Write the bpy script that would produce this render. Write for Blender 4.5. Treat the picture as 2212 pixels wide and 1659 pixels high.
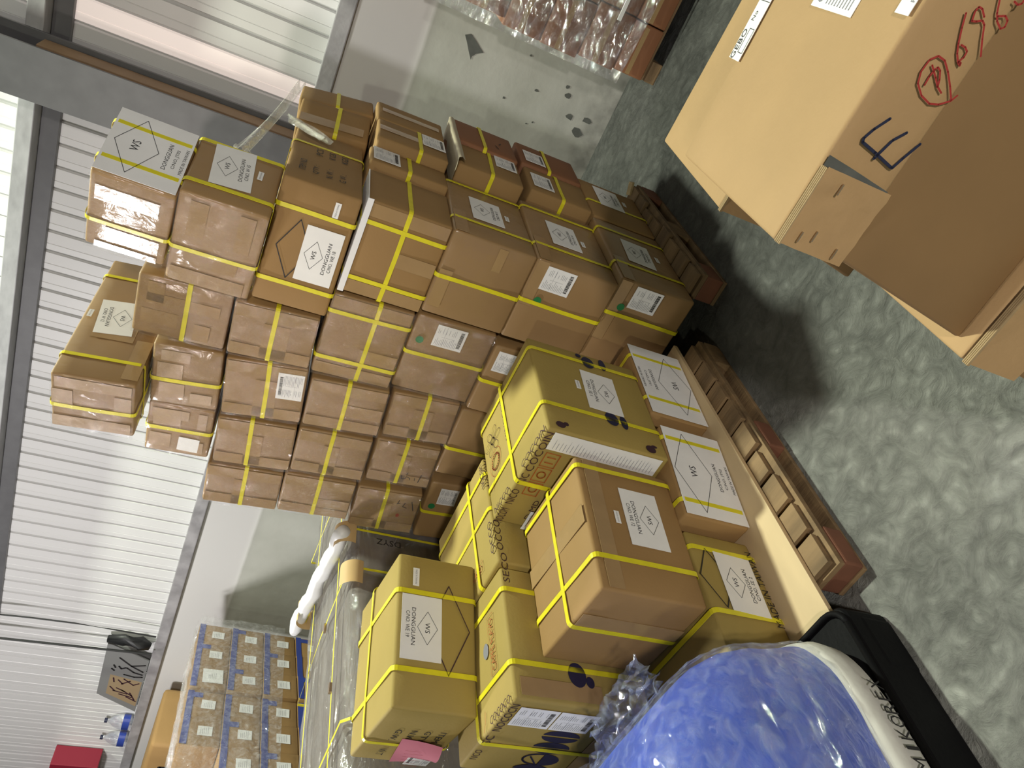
import bpy, bmesh, math, random
from math import sin, cos, pi, radians
from mathutils import Vector, Matrix, Euler, noise
random.seed(7)
for o in list(bpy.data.objects): bpy.data.objects.remove(o)
SC = bpy.context.scene
COL = SC.collection
# ------------------------------------------------------------------ camera, world, lights, exposure
cam_d = bpy.data.cameras.new('camera'); cam = bpy.data.objects.new('camera', cam_d); COL.objects.link(cam)
R0, R1, R2 = (0.400613, -0.138522, -0.905716), (-0.780001, -0.57021, -0.257798), (-0.480737, 0.809736, -0.336481)
CM = Matrix(((R0[0], -R1[0], -R2[0], 0), (R0[1], -R1[1], -R2[1], 0), (R0[2], -R1[2], -R2[2], 1.55), (0, 0, 0, 1)))
cam.matrix_world = CM
cam_d.sensor_fit = 'HORIZONTAL'; cam_d.sensor_width = 36.0; cam_d.lens = 26.984
cam_d.clip_start = 0.02; cam_d.clip_end = 60
SC.camera = cam
W = bpy.data.worlds.new('world'); SC.world = W; W.use_nodes = True
W.node_tree.nodes['Background'].inputs[0].default_value = (0.94, 0.97, 0.86, 1)
W.node_tree.nodes['Background'].inputs[1].default_value = 0.016
SC.view_settings.view_transform = 'Standard'; SC.view_settings.look = 'None'
SC.view_settings.exposure = 0.0; SC.view_settings.gamma = 1.0
SC.view_settings.use_curve_mapping = False
def light(kind, name, loc, energy, color, radius=.1, aim=None, spot=60, blend=.5, size=(1, 1), spread=180):
    d = bpy.data.lights.new(name, kind); o = bpy.data.objects.new(name, d); COL.objects.link(o)
    o.location = loc; d.energy = energy; d.color = color
    if kind == 'AREA':
        d.shape = 'RECTANGLE'; d.size, d.size_y = size; d.spread = radians(spread)
    else: d.shadow_soft_size = radius
    if kind == 'SPOT': d.spot_size = radians(spot); d.spot_blend = blend
    if aim: o.rotation_euler = (Vector(aim) - Vector(loc)).to_track_quat('-Z', 'Y').to_euler()
    return o
light('POINT', 'high_bay_lamp', (-1.55, 3.3, 6.4), 1850, (.93, 1.0, .82), .12)
light('POINT', 'rear_lamp', (.6, -7.6, 4.7), 430, (.97, 1.0, .80), .10)
light('POINT', 'flood_lamp', (-5.0, .8, 2.6), 370, (1.0, .965, .965), .18)
light('SPOT', 'stack_fill_spot', (-3.0, -3.6, 2.5), 430, (1.0, .88, .80), .14, aim=(-1.55, 2.2, 1.85), spot=20, blend=.9)  # added unseen spot that brightens the upper carton fronts
light('POINT', 'aisle_lamp', (1.8, -2.2, 2.2), 400, (1.0, .93, .87), .12)

# ------------------------------------------------------------------ materials
MATS = {}
def newmat(name):
    m = bpy.data.materials.new(name); m.use_nodes = True
    nt = m.node_tree; b = nt.nodes['Principled BSDF']
    return m, nt, b
def N(nt, t, **k):
    n = nt.nodes.new(t)
    for a, v in k.items():
        if a in n.inputs: n.inputs[a].default_value = v
        else: setattr(n, a, v)
    return n
def simple(name, col, rough=.6, metal=0, coat=0, coatr=.1, spec=.5, var=.0, scale=8, bump=0, bscale=60, coatbump=0, cbscale=(14, 14, 14), stretch=(1, 1, 1), rand=0):
    m, nt, b = newmat(name); L = nt.links.new
    b.inputs['Base Color'].default_value = (*col, 1); b.inputs['Roughness'].default_value = rough
    b.inputs['Metallic'].default_value = metal; b.inputs['Specular IOR Level'].default_value = spec
    tc = N(nt, 'ShaderNodeTexCoord'); mp = N(nt, 'ShaderNodeMapping'); mp.inputs['Scale'].default_value = stretch
    L(tc.outputs['Object'], mp.inputs['Vector'])
    if var or rand:
        nz = N(nt, 'ShaderNodeTexNoise'); nz.inputs['Scale'].default_value = scale; nz.inputs['Detail'].default_value = 5
        L(mp.outputs[0], nz.inputs['Vector'])
        hs = N(nt, 'ShaderNodeHueSaturation'); hs.inputs['Color'].default_value = (*col, 1)
        mr = N(nt, 'ShaderNodeMapRange'); mr.inputs[1].default_value = .25; mr.inputs[2].default_value = .75
        mr.inputs[3].default_value = 1 - var; mr.inputs[4].default_value = 1 + var
        L(nz.outputs[0], mr.inputs[0])
        if rand:
            oi = N(nt, 'ShaderNodeObjectInfo'); m2 = N(nt, 'ShaderNodeMapRange')
            m2.inputs[3].default_value = 1 - rand; m2.inputs[4].default_value = 1 + rand
            L(oi.outputs['Random'], m2.inputs[0])
            mu = N(nt, 'ShaderNodeMath', operation='MULTIPLY'); L(mr.outputs[0], mu.inputs[0]); L(m2.outputs[0], mu.inputs[1])
            L(mu.outputs[0], hs.inputs['Value'])
        else: L(mr.outputs[0], hs.inputs['Value'])
        L(hs.outputs[0], b.inputs['Base Color'])
    if bump:
        n2 = N(nt, 'ShaderNodeTexNoise'); n2.inputs['Scale'].default_value = bscale; n2.inputs['Detail'].default_value = 4
        L(mp.outputs[0], n2.inputs['Vector'])
        bp = N(nt, 'ShaderNodeBump'); bp.inputs['Strength'].default_value = bump; bp.inputs['Distance'].default_value = .01
        L(n2.outputs[0], bp.inputs['Height']); L(bp.outputs[0], b.inputs['Normal'])
    if coat:
        b.inputs['Coat Weight'].default_value = coat; b.inputs['Coat Roughness'].default_value = coatr
        if coatbump:
            mp2 = N(nt, 'ShaderNodeMapping'); mp2.inputs['Scale'].default_value = cbscale
            L(tc.outputs['Object'], mp2.inputs['Vector'])
            n3 = N(nt, 'ShaderNodeTexNoise'); n3.inputs['Scale'].default_value = 1; n3.inputs['Detail'].default_value = 6; n3.inputs['Distortion'].default_value = .6
            L(mp2.outputs[0], n3.inputs['Vector'])
            bp2 = N(nt, 'ShaderNodeBump'); bp2.inputs['Strength'].default_value = coatbump; bp2.inputs['Distance'].default_value = .02
            L(n3.outputs[0], bp2.inputs['Height']); L(bp2.outputs[0], b.inputs['Coat Normal'])
    MATS[name] = m
    return m
simple('card', (.315, .19, .074), .72, var=.07, scale=5, bump=.06, bscale=120, rand=.05, spec=.3)
simple('card_film', (.32, .195, .08), .6, var=.09, scale=4, coat=.5, coatr=.12, coatbump=.25, cbscale=(20, 20, 14), rand=.05)
simple('card_red', (.25, .105, .045), .7, var=.1, scale=5, rand=.1)
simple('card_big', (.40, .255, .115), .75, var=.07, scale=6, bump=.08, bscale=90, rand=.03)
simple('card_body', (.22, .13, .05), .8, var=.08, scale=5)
simple('card_yellow', (.36, .265, .075), .72, var=.06, scale=5, bump=.06, bscale=120, rand=.03, spec=.3)
simple('card_edge', (.34, .24, .12), .85, var=.1, scale=60)
simple('tape', (.36, .235, .11), .16, var=.06, scale=14, bump=.12, bscale=25, stretch=(1, 1, 1), spec=.6)
simple('tape_pale', (.48, .35, .23), .17, var=.08, scale=12, bump=.15, bscale=30, spec=.8)
simple('strap', (.74, .66, .02), .38, var=.08, scale=30, spec=.5)
simple('paper', (.85, .85, .83), .5, var=.03, scale=20)
simple('paper_wrap', (.85, .85, .85), .55, var=.06, scale=7, bump=.25, bscale=7, stretch=(1, 1, 1))
simple('ink', (.015, .014, .016), .6)
simple('ink_grey', (.22, .22, .25), .6)
simple('navy', (.016, .014, .05), .5)
simple('dark_brown_ink', (.05, .02, .03), .5)
simple('orange_ink', (.36, .09, .02), .6)
simple('green_ink', (.02, .20, .06), .5)
simple('red_ink', (.33, .025, .02), .6)
simple('blue_ink', (.012, .016, .045), .5)
simple('pink_paper', (.62, .20, .26), .6, var=.04)
simple('foam', (.84, .84, .84), .4)
simple('foam_pale', (.46, .40, .28), .5)
simple('staple_metal', (.55, .42, .30), .35, metal=1)
simple('wood', (.21, .135, .065), .75, var=.42, scale=3, bump=.25, bscale=18, stretch=(1, 6, 6), rand=.12)
simple('wood_end_lit', (.50, .38, .20), .75, var=.2, scale=20, rand=.1)  # paler wood, the light on a board end put into the colour
simple('wood_red', (.19, .075, .04), .75, var=.25, scale=8)
simple('ply', (.62, .47, .27), .6, var=.12, scale=2.5, stretch=(4, 1, 1))
simple('plastic_black', (.005, .005, .006), .6, spec=.12, bump=.1, bscale=80)
simple('steel_dark', (.115, .115, .12), .45, var=.12, scale=12)
simple('steel_grey', (.36, .36, .37), .42, var=.18, scale=25, stretch=(.4, 1, 1))
simple('trim_steel', (.30, .29, .30), .5, var=.35, scale=7, bump=.3, bscale=14)
simple('plank', (.30, .19, .10), .6, var=.15, scale=6)
simple('panel', (.66, .655, .65), .42, var=.02, scale=3)
simple('panel_lit_glow', (.82, .74, .70), .45)
_b = MATS['panel_lit_glow'].node_tree.nodes['Principled BSDF']; _b.inputs['Emission Color'].default_value = (1, .86, .80, 1); _b.inputs['Emission Strength'].default_value = .40  # paler colour and added glow imitate light falling on one wall strip
simple('panel_joint', (.42, .42, .42), .7)
simple('cable', (.01, .01, .01), .5)
simple('bag_black', (.012, .012, .013), .5, bump=.4, bscale=9)
simple('sign_grey', (.20, .20, .20), .5)
simple('sign_tan', (.30, .22, .13), .6)
simple('blue_tape', (.03, .055, .28), .3, var=.1)
simple('protector', (.62, .43, .20), .55, var=.08)
simple('core_grey', (.17, .14, .12), .6, var=.2, scale=6)
simple('red_cloth', (.42, .03, .04), .55)
simple('red_metal', (.22, .012, .03), .5)
simple('fabric_white', (.62, .61, .56), .65, var=.05, scale=10, bump=.3, bscale=16)
simple('blue_sheet', (.05, .115, .60), .4, var=.2, scale=5)
simple('dark_mark', (.09, .095, .085), .8, var=.3, scale=20)
simple('junk_dark', (.02, .022, .02), .4)

def film(name, tint=(.9, .9, .9), opac=.06, rough=.08, gloss=.22, bstr=.6, scale=(9, 9, 9), haze=.0, sparkle=0):
    m = bpy.data.materials.new(name); m.use_nodes = True; nt = m.node_tree; L = nt.links.new
    for n in list(nt.nodes): nt.nodes.remove(n)
    out = N(nt, 'ShaderNodeOutputMaterial'); tr = N(nt, 'ShaderNodeBsdfTransparent'); gl = N(nt, 'ShaderNodeBsdfAnisotropic')
    gl.inputs['Roughness'].default_value = rough; gl.inputs['Color'].default_value = (1, 1, 1, 1)
    df = N(nt, 'ShaderNodeBsdfDiffuse'); df.inputs['Color'].default_value = (*tint, 1)
    tc = N(nt, 'ShaderNodeTexCoord'); mp = N(nt, 'ShaderNodeMapping'); mp.inputs['Scale'].default_value = scale
    L(tc.outputs['Object'], mp.inputs[0])
    nz = N(nt, 'ShaderNodeTexNoise'); nz.inputs['Scale'].default_value = 1; nz.inputs['Detail'].default_value = 7; nz.inputs['Distortion'].default_value = .8
    L(mp.outputs[0], nz.inputs['Vector'])
    bp = N(nt, 'ShaderNodeBump'); bp.inputs['Strength'].default_value = bstr; bp.inputs['Distance'].default_value = .08
    L(nz.outputs[0], bp.inputs['Height']); L(bp.outputs[0], gl.inputs['Normal'])
    m1 = N(nt, 'ShaderNodeMixShader'); m2 = N(nt, 'ShaderNodeMixShader')
    m1.inputs[0].default_value = opac
    if haze:
        rmp = N(nt, 'ShaderNodeMapRange'); rmp.inputs[1].default_value = .42; rmp.inputs[2].default_value = .72
        rmp.inputs[3].default_value = opac; rmp.inputs[4].default_value = haze
        L(nz.outputs[0], rmp.inputs[0]); L(rmp.outputs[0], m1.inputs[0])
    L(tr.outputs[0], m1.inputs[1]); L(df.outputs[0], m1.inputs[2])
    m2.inputs[0].default_value = gloss
    L(m1.outputs[0], m2.inputs[1]); L(gl.outputs[0], m2.inputs[2]); L(m2.outputs[0], out.inputs[0])
    MATS[name] = m
    return m
film('film', opac=.02, gloss=.12, bstr=.9, scale=(26, 26, 12))
film('film_wall', tint=(.75, .75, .78), opac=.06, gloss=.16, bstr=1.0, scale=(16, 34, 34), haze=.28)
film('film_bale', tint=(.30, .285, .27), opac=.25, gloss=.10, bstr=.9, scale=(10, 3.5, 10), haze=.6)
film('film_blue', tint=(.6, .68, .9), opac=.02, gloss=.16, bstr=1.0, scale=(38, 22, 38), haze=.22, rough=.05)
film('film_strand', tint=(.75, .74, .62), opac=.22, gloss=.2, bstr=.7, scale=(40, 40, 6), haze=.5)
film('bottle_plastic', tint=(.55, .6, .8), opac=.12, gloss=.22, bstr=.5, scale=(20, 20, 20), haze=.2)

def floor_mat():
    m, nt, b = newmat('concrete'); L = nt.links.new
    tc = N(nt, 'ShaderNodeTexCoord')
    n1 = N(nt, 'ShaderNodeTexNoise'); n1.inputs['Scale'].default_value = 2.2; n1.inputs['Detail'].default_value = 9; n1.inputs['Roughness'].default_value = .68
    n2 = N(nt, 'ShaderNodeTexNoise'); n2.inputs['Scale'].default_value = 16; n2.inputs['Detail'].default_value = 8; n2.inputs['Roughness'].default_value = .7; n2.inputs['Distortion'].default_value = 1.2
    for n in (n1, n2): L(tc.outputs['Object'], n.inputs['Vector'])
    cr = N(nt, 'ShaderNodeValToRGB'); e = cr.color_ramp.elements
    e[0].position = .36; e[0].color = (.15, .154, .143, 1); e[1].position = .66; e[1].color = (.44, .445, .41, 1)
    mx = N(nt, 'ShaderNodeMath', operation='MULTIPLY_ADD'); mx.inputs[1].default_value = .45
    L(n2.outputs[0], mx.inputs[0]); 
    m2 = N(nt, 'ShaderNodeMath', operation='MULTIPLY'); m2.inputs[1].default_value = .55; L(n1.outputs[0], m2.inputs[0]); L(m2.outputs[0], mx.inputs[2])
    L(mx.outputs[0], cr.inputs[0])
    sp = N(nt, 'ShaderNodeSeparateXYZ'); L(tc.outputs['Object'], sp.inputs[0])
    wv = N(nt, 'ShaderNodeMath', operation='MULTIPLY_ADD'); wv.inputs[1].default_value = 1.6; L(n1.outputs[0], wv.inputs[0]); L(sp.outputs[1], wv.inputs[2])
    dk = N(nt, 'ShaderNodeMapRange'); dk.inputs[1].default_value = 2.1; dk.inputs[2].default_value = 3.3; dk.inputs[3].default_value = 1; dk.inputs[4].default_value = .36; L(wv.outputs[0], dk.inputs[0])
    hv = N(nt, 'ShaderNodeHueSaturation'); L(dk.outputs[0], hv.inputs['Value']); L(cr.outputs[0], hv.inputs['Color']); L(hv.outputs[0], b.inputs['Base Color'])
    b.inputs['Roughness'].default_value = .7; b.inputs['Specular IOR Level'].default_value = .3
    bp = N(nt, 'ShaderNodeBump'); bp.inputs['Strength'].default_value = .9; bp.inputs['Distance'].default_value = .035
    L(n2.outputs[0], bp.inputs['Height']); L(bp.outputs[0], b.inputs['Normal'])
    MATS['concrete'] = m
floor_mat()
def wall_mat():
    m, nt, b = newmat('plaster'); L = nt.links.new
    tc = N(nt, 'ShaderNodeTexCoord'); sp = N(nt, 'ShaderNodeSeparateXYZ'); L(tc.outputs['Object'], sp.inputs[0])
    n1 = N(nt, 'ShaderNodeTexNoise'); n1.inputs['Scale'].default_value = 3; n1.inputs['Detail'].default_value = 8; L(tc.outputs['Object'], n1.inputs['Vector'])
    ad = N(nt, 'ShaderNodeMath', operation='MULTIPLY_ADD'); ad.inputs[1].default_value = .02; L(n1.outputs[0], ad.inputs[0]); L(sp.outputs[2], ad.inputs[2])
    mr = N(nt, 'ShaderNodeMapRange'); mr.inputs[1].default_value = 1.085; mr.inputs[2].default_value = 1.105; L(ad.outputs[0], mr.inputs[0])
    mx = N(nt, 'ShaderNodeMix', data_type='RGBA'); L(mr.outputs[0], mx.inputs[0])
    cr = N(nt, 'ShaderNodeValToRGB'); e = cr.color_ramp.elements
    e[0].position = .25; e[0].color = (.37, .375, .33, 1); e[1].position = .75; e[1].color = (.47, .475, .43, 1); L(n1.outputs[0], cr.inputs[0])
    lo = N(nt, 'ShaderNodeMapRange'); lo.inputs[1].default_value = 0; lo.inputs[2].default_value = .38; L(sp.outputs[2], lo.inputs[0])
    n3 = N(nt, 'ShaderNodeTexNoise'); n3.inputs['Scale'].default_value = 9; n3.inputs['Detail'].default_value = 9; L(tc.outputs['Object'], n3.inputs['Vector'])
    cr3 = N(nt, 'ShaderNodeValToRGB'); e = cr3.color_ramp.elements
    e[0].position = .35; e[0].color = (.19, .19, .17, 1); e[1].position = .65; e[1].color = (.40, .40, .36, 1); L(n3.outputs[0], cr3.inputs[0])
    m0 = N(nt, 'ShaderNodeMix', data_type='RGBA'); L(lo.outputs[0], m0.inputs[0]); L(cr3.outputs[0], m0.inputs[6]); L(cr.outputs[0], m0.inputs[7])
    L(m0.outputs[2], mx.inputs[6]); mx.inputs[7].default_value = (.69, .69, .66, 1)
    L(mx.outputs[2], b.inputs['Base Color']); b.inputs['Roughness'].default_value = .75
    bp = N(nt, 'ShaderNodeBump'); bp.inputs['Strength'].default_value = .12; bp.inputs['Distance'].default_value = .02; L(n3.outputs[0], bp.inputs['Height']); L(bp.outputs[0], b.inputs['Normal'])
    MATS['plaster'] = m
wall_mat()

# ------------------------------------------------------------------ mesh helpers
def obj(name, bm, mat, parent=None, smooth=False):
    me = bpy.data.meshes.new(name); bm.to_mesh(me); bm.free()
    if smooth:
        for p in me.polygons: p.use_smooth = True
    me.materials.append(MATS[mat]); o = bpy.data.objects.new(name, me); COL.objects.link(o)
    if parent: o.parent = parent
    return o
def tag(o, label=None, cat=None, group=None, kind=None):
    if label: o['label'] = label
    if cat: o['category'] = cat
    if group: o['group'] = group
    if kind: o['kind'] = kind
    return o
def empty(name, loc, rot=(0, 0, 0), label=None, cat=None, group=None, kind=None):
    o = bpy.data.objects.new(name, None); COL.objects.link(o); o.empty_display_size = .05
    o.location = loc; o.rotation_euler = rot
    return tag(o, label, cat, group, kind)
def box(bm, a, b, M=None):
    v = [bm.verts.new((x, y, z)) for z in (a[2], b[2]) for y in (a[1], b[1]) for x in (a[0], b[0])]
    for f in ((0, 2, 3, 1), (4, 5, 7, 6), (0, 1, 5, 4), (2, 6, 7, 3), (0, 4, 6, 2), (1, 3, 7, 5)): bm.faces.new([v[i] for i in f])
    if M:
        for q in v: q.co = M @ q.co
    return v
def bbox(a, b, bev=.004, M=None):
    bm = bmesh.new(); box(bm, a, b)
    if bev: bmesh.ops.bevel(bm, geom=list(bm.edges), offset=bev, segments=2, affect='EDGES', profile=.6)
    if M: bm.transform(M)
    return bm
def rbox(w, d, h, r=.007, n=6, bulge=.003, seed=0, x0=None):
    """rounded carton body, x in [-w,0], y in [0,d], z in [0,h], faces slightly bulged and dented"""
    bm = bmesh.new()
    def ax(L): return [0, r] + [r + (L - 2 * r) * i / n for i in range(1, n)] + [L - r, L]
    X, Y, Z = ax(w), ax(d), ax(h); V = {}
    nx, ny, nz = len(X) - 1, len(Y) - 1, len(Z) - 1
    def vert(i, j, k):
        if (i, j, k) in V: return V[i, j, k]
        p = Vector((X[i], Y[j], Z[k])); L = (w, d, h)
        q = Vector([min(max(p[a], r), L[a] - r) for a in range(3)]); dr = p - q
        if dr.length > 0: p = q + dr.normalized() * r
        s = [sin(pi * p[a] / L[a]) for a in range(3)]
        for a in range(3):
            b, c = (a + 1) % 3, (a + 2) % 3
            amt = bulge * s[b] * s[c] + .0016 * noise.noise(Vector((p[b] * 14, p[c] * 14, seed + a)))*s[b]*s[c]*2
            if p[a] < 1e-5: p[a] -= amt
            elif p[a] > L[a] - 1e-5: p[a] += amt
        V[i, j, k] = bm.verts.new((p.x - w, p.y, p.z)); return V[i, j, k]
    def quad(*q):
        vs = [vert(*t) for t in q]
        bm.faces.new(vs)
    for i in range(nx):
        for j in range(ny):
            quad((i, j, 0), (i, j + 1, 0), (i + 1, j + 1, 0), (i + 1, j, 0)); quad((i, j, nz), (i + 1, j, nz), (i + 1, j + 1, nz), (i, j + 1, nz))
        for k in range(nz):
            quad((i, 0, k), (i + 1, 0, k), (i + 1, 0, k + 1), (i, 0, k + 1)); quad((i, ny, k), (i, ny, k + 1), (i + 1, ny, k + 1), (i + 1, ny, k))
    for j in range(ny):
        for k in range(nz):
            quad((0, j, k), (0, j, k + 1), (0, j + 1, k + 1), (0, j + 1, k)); quad((nx, j, k), (nx, j + 1, k), (nx, j + 1, k + 1), (nx, j, k + 1))
    return bm
class Face:   # maps (u, v, n) on a carton face to the carton's local space
    def __init__(s, kind, w, d, h): s.k = kind; s.w, s.d, s.h = w, d, h
    def __call__(s, u, v, n):
        n += .0035
        if s.k == 'F': return Vector((u, -n, v))
        if s.k == 'R': return Vector((n, u, v))
        return Vector((u, v, s.h + n))
def flat(f, polys, n, thick=0):
    bm = bmesh.new()
    for P in polys:
        vs = [bm.verts.new(f(u, v, n)) for u, v in P]
        try: bm.faces.new(vs)
        except ValueError: pass
    bmesh.ops.recalc_face_normals(bm, faces=bm.faces)
    return bm
def rot2(cx, cy, a, pts):
    c, s = cos(a), sin(a); return [(cx + x * c - y * s, cy + x * s + y * c) for x, y in pts]
def sheet(f, c, su, sv, ang, n, th=.0009):
    P = rot2(c[0], c[1], ang, [(-su / 2, -sv / 2), (su / 2, -sv / 2), (su / 2, sv / 2), (-su / 2, sv / 2)])
    bm = bmesh.new()
    lo = [bm.verts.new(f(u, v, n - th)) for u, v in P]; hi = [bm.verts.new(f(u, v, n)) for u, v in P]
    bm.faces.new(hi)
    for i in range(4): bm.faces.new((lo[i], lo[(i + 1) % 4], hi[(i + 1) % 4], hi[i]))
    bmesh.ops.recalc_face_normals(bm, faces=bm.faces)
    return bm
def ribbon(pts, w):
    out = []
    for (x0, y0), (x1, y1) in zip(pts[:-1], pts[1:]):
        L = math.hypot(x1 - x0, y1 - y0) or 1e-6; nx, ny = -(y1 - y0) / L * w / 2, (x1 - x0) / L * w / 2
        out.append([(x0 + nx, y0 + ny), (x1 + nx, y1 + ny), (x1 - nx, y1 - ny), (x0 - nx, y0 - ny)])
    for x, y in pts: out.append([(x + w / 2 * cos(a * pi / 4), y + w / 2 * sin(a * pi / 4)) for a in range(8)])
    return out
TX = {}
def text_polys(s):
    if s in TX: return TX[s]
    cu = bpy.data.curves.new('t', 'FONT'); cu.body = s; cu.resolution_u = 2
    o = bpy.data.objects.new('t', cu); COL.objects.link(o)
    dg = bpy.context.evaluated_depsgraph_get(); me = bpy.data.meshes.new_from_object(o.evaluated_get(dg))
    V = [v.co.xy.copy() for v in me.vertices]; F = [list(p.vertices) for p in me.polygons]
    bpy.data.objects.remove(o); bpy.data.curves.remove(cu); bpy.data.meshes.remove(me)
    x0, x1 = min(v.x for v in V), max(v.x for v in V); y0, y1 = min(v.y for v in V), max(v.y for v in V)
    V = [((v.x - x0) / (x1 - x0), (v.y - y0) / (y1 - y0)) for v in V]
    TX[s] = [[V[i] for i in f] for f in F]
    return TX[s]
def text(s, cx, cy, W_, H_, ang=0):   # text centred at cx, cy filling W x H
    return [rot2(cx, cy, ang, [((u - .5) * W_, (v - .5) * H_) for u, v in p]) for p in text_polys(s)]
def diamond(cx, cy, hu, hv, w):
    P = [(cx - hu, cy), (cx, cy + hv), (cx + hu, cy), (cx, cy - hv), (cx - hu, cy)]
    return ribbon(P, w)
def xf(polys, c, ang):
    return [rot2(c[0], c[1], ang, p) for p in polys]

def ws_label(root, f, c, no, ang=0, su=.187, sv=.116, n=.0022):
    lb = obj('shipping_mark_label', sheet(f, c, su, sv, ang, n), 'paper', root)
    P = diamond(0, .017, .048, .029, .0012) + text('WS', 0, .017, .030, .0135) + text('DONGGUAN', 0, -.0235, .108, .0115) + text('C/NO. ' + no, -.005, -.040, .076, .0110)
    obj('print', flat(f, xf(P, c, ang), n + .0006), 'ink', lb)
def sticker(root, f, c, ang=0, su=.046, sv=.014, n=.0022):
    lb = obj('origin_sticker', sheet(f, c, su, sv, ang, n), 'paper', root)
    obj('print', flat(f, xf(text('MADE IN TAIWAN', 0, 0, su * .8, sv * .3), c, ang), n + .0005), 'ink_grey', lb)
def ship_label(root, f, c, su=.087, sv=.107, ang=0, n=.0022, seed=0):
    rnd = random.Random(seed); lb = obj('courier_label', sheet(f, c, su, sv, ang, n), 'paper', root)
    P = []
    def rc(x, y, w, h): P.append([(x - w / 2, y - h / 2), (x + w / 2, y - h / 2), (x + w / 2, y + h / 2), (x - w / 2, y + h / 2)])
    y = sv * .42
    while y > -sv * .26:
        ww = su * rnd.uniform(.2, .42); rc(-su * .42 + ww / 2 + (su * .0), y, ww, .0011)
        if rnd.random() < .75: w2 = su * rnd.uniform(.15, .3); rc(su * .12 + w2 / 2, y, w2, .0011)
        y -= sv * .052
    rc(0, sv * .17, su * .9, .0006); rc(-su * .02, sv * .05, .0006, sv * .45)
    x = -su * .36
    Q = []
    while x < su * .36:
        ww = rnd.choice((.0012, .0018, .003)); Q.append([(x, -sv * .42), (x + ww, -sv * .42), (x + ww, -sv * .30), (x, -sv * .30)]); x += ww + rnd.choice((.001, .0018))
    obj('print', flat(f, xf(P, c, ang), n + .0005), 'ink_grey', lb)
    obj('barcode', flat(f, xf(Q, c, ang), n + .0005), 'ink', lb)
def dot_sticker(root, f, c, r=.014):
    P = [[(c[0] + r * cos(a * pi / 10), c[1] + r * sin(a * pi / 10)) for a in range(20)]]
    obj('green_round_sticker', flat(f, P, .0020), 'green_ink', root)

SW = .0145
def strap(root, kind, c, w, d, h, off=.0042, sw=SW, mat='strap'):
    """yellow band running once round the carton"""
    o, t, r = off, .0011, .010
    if kind == 'fx': A, B, mk = d, h, lambda a, b, s: Vector((c + s, a, b))
    elif kind == 'ry': A, B, mk = w, h, lambda a, b, s: Vector((a - w, c + s, b))
    else: A, B, mk = w, d, lambda a, b, s: Vector((a - w, b, c + s))
    path = []
    def arc(cx, cy, a0):
        for i in range(4):
            a = a0 + i * pi / 6; path.append((cx + (r + o) * cos(a) , cy + (r + o) * sin(a), cos(a), sin(a)))
    nseg = 4
    cs = [(A - r, B - r, 0), (r, B - r, pi / 2), (r, r, pi), (A - r, r, 3 * pi / 2)]
    for i, (cx, cy, a0) in enumerate(cs):
        arc(cx, cy, a0)
        nx_, ny_, na = cs[(i + 1) % 4]
        e = path[-1]; s0 = (nx_ + (r + o) * cos(na), ny_ + (r + o) * sin(na))
        for k in range(1, nseg):
            f = k / nseg; path.append((e[0] + (s0[0] - e[0]) * f, e[1] + (s0[1] - e[1]) * f, e[2], e[3]))
    bm = bmesh.new(); rings = []
    seed = random.random() * 50
    for i, (a, b, na, nb) in enumerate(path):
        wob = .0035 * noise.noise(Vector((a * 4, b * 4, seed)))
        rings.append([bm.verts.new(mk(a + na * q, b + nb * q, s + wob)) for q, s in ((0, -sw / 2), (t, -sw / 2), (t, sw / 2), (0, sw / 2))])
    for i in range(len(rings)):
        p, q = rings[i], rings[(i + 1) % len(rings)]
        for k in range(4): bm.faces.new((p[k], p[(k + 1) % 4], q[(k + 1) % 4], q[k]))
    bmesh.ops.recalc_face_normals(bm, faces=bm.faces)
    return obj('strap', bm, mat, root)
def tape(root, f, rects, mat='tape', n=.0011, name='packing_tape'):
    for (u0, v0, u1, v1) in rects:
        obj(name, sheet(f, ((u0 + u1) / 2, (v0 + v1) / 2), abs(u1 - u0), abs(v1 - v0), 0, n, .0008), mat, root)
def wrinkle_sheet(fn, nu, nv, mat, parent, name='stretch_film'):
    bm = bmesh.new(); G = [[bm.verts.new(fn(i / nu, j / nv)) for j in range(nv + 1)] for i in range(nu + 1)]
    for i in range(nu):
        for j in range(nv): bm.faces.new((G[i][j], G[i + 1][j], G[i + 1][j + 1], G[i][j + 1]))
    return obj(name, bm, mat, parent, True)
def face_film(root, f, u0, v0, u1, v1, seed, amp=.006, n0=.007):
    def fn(a, b):
        u, v = u0 + (u1 - u0) * a, v0 + (v1 - v0) * b
        e = max(abs(a - .5), abs(b - .5)) * 2
        k = amp * (.25 + .9 * e ** 4)
        return f(u, v, n0 + k * (noise.noise(Vector((u * 26, v * 26, seed))) + .6 * noise.noise(Vector((u * 70, v * 60, seed + 5)))))
    wrinkle_sheet(fn, 14, 14, 'film', root)

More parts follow.
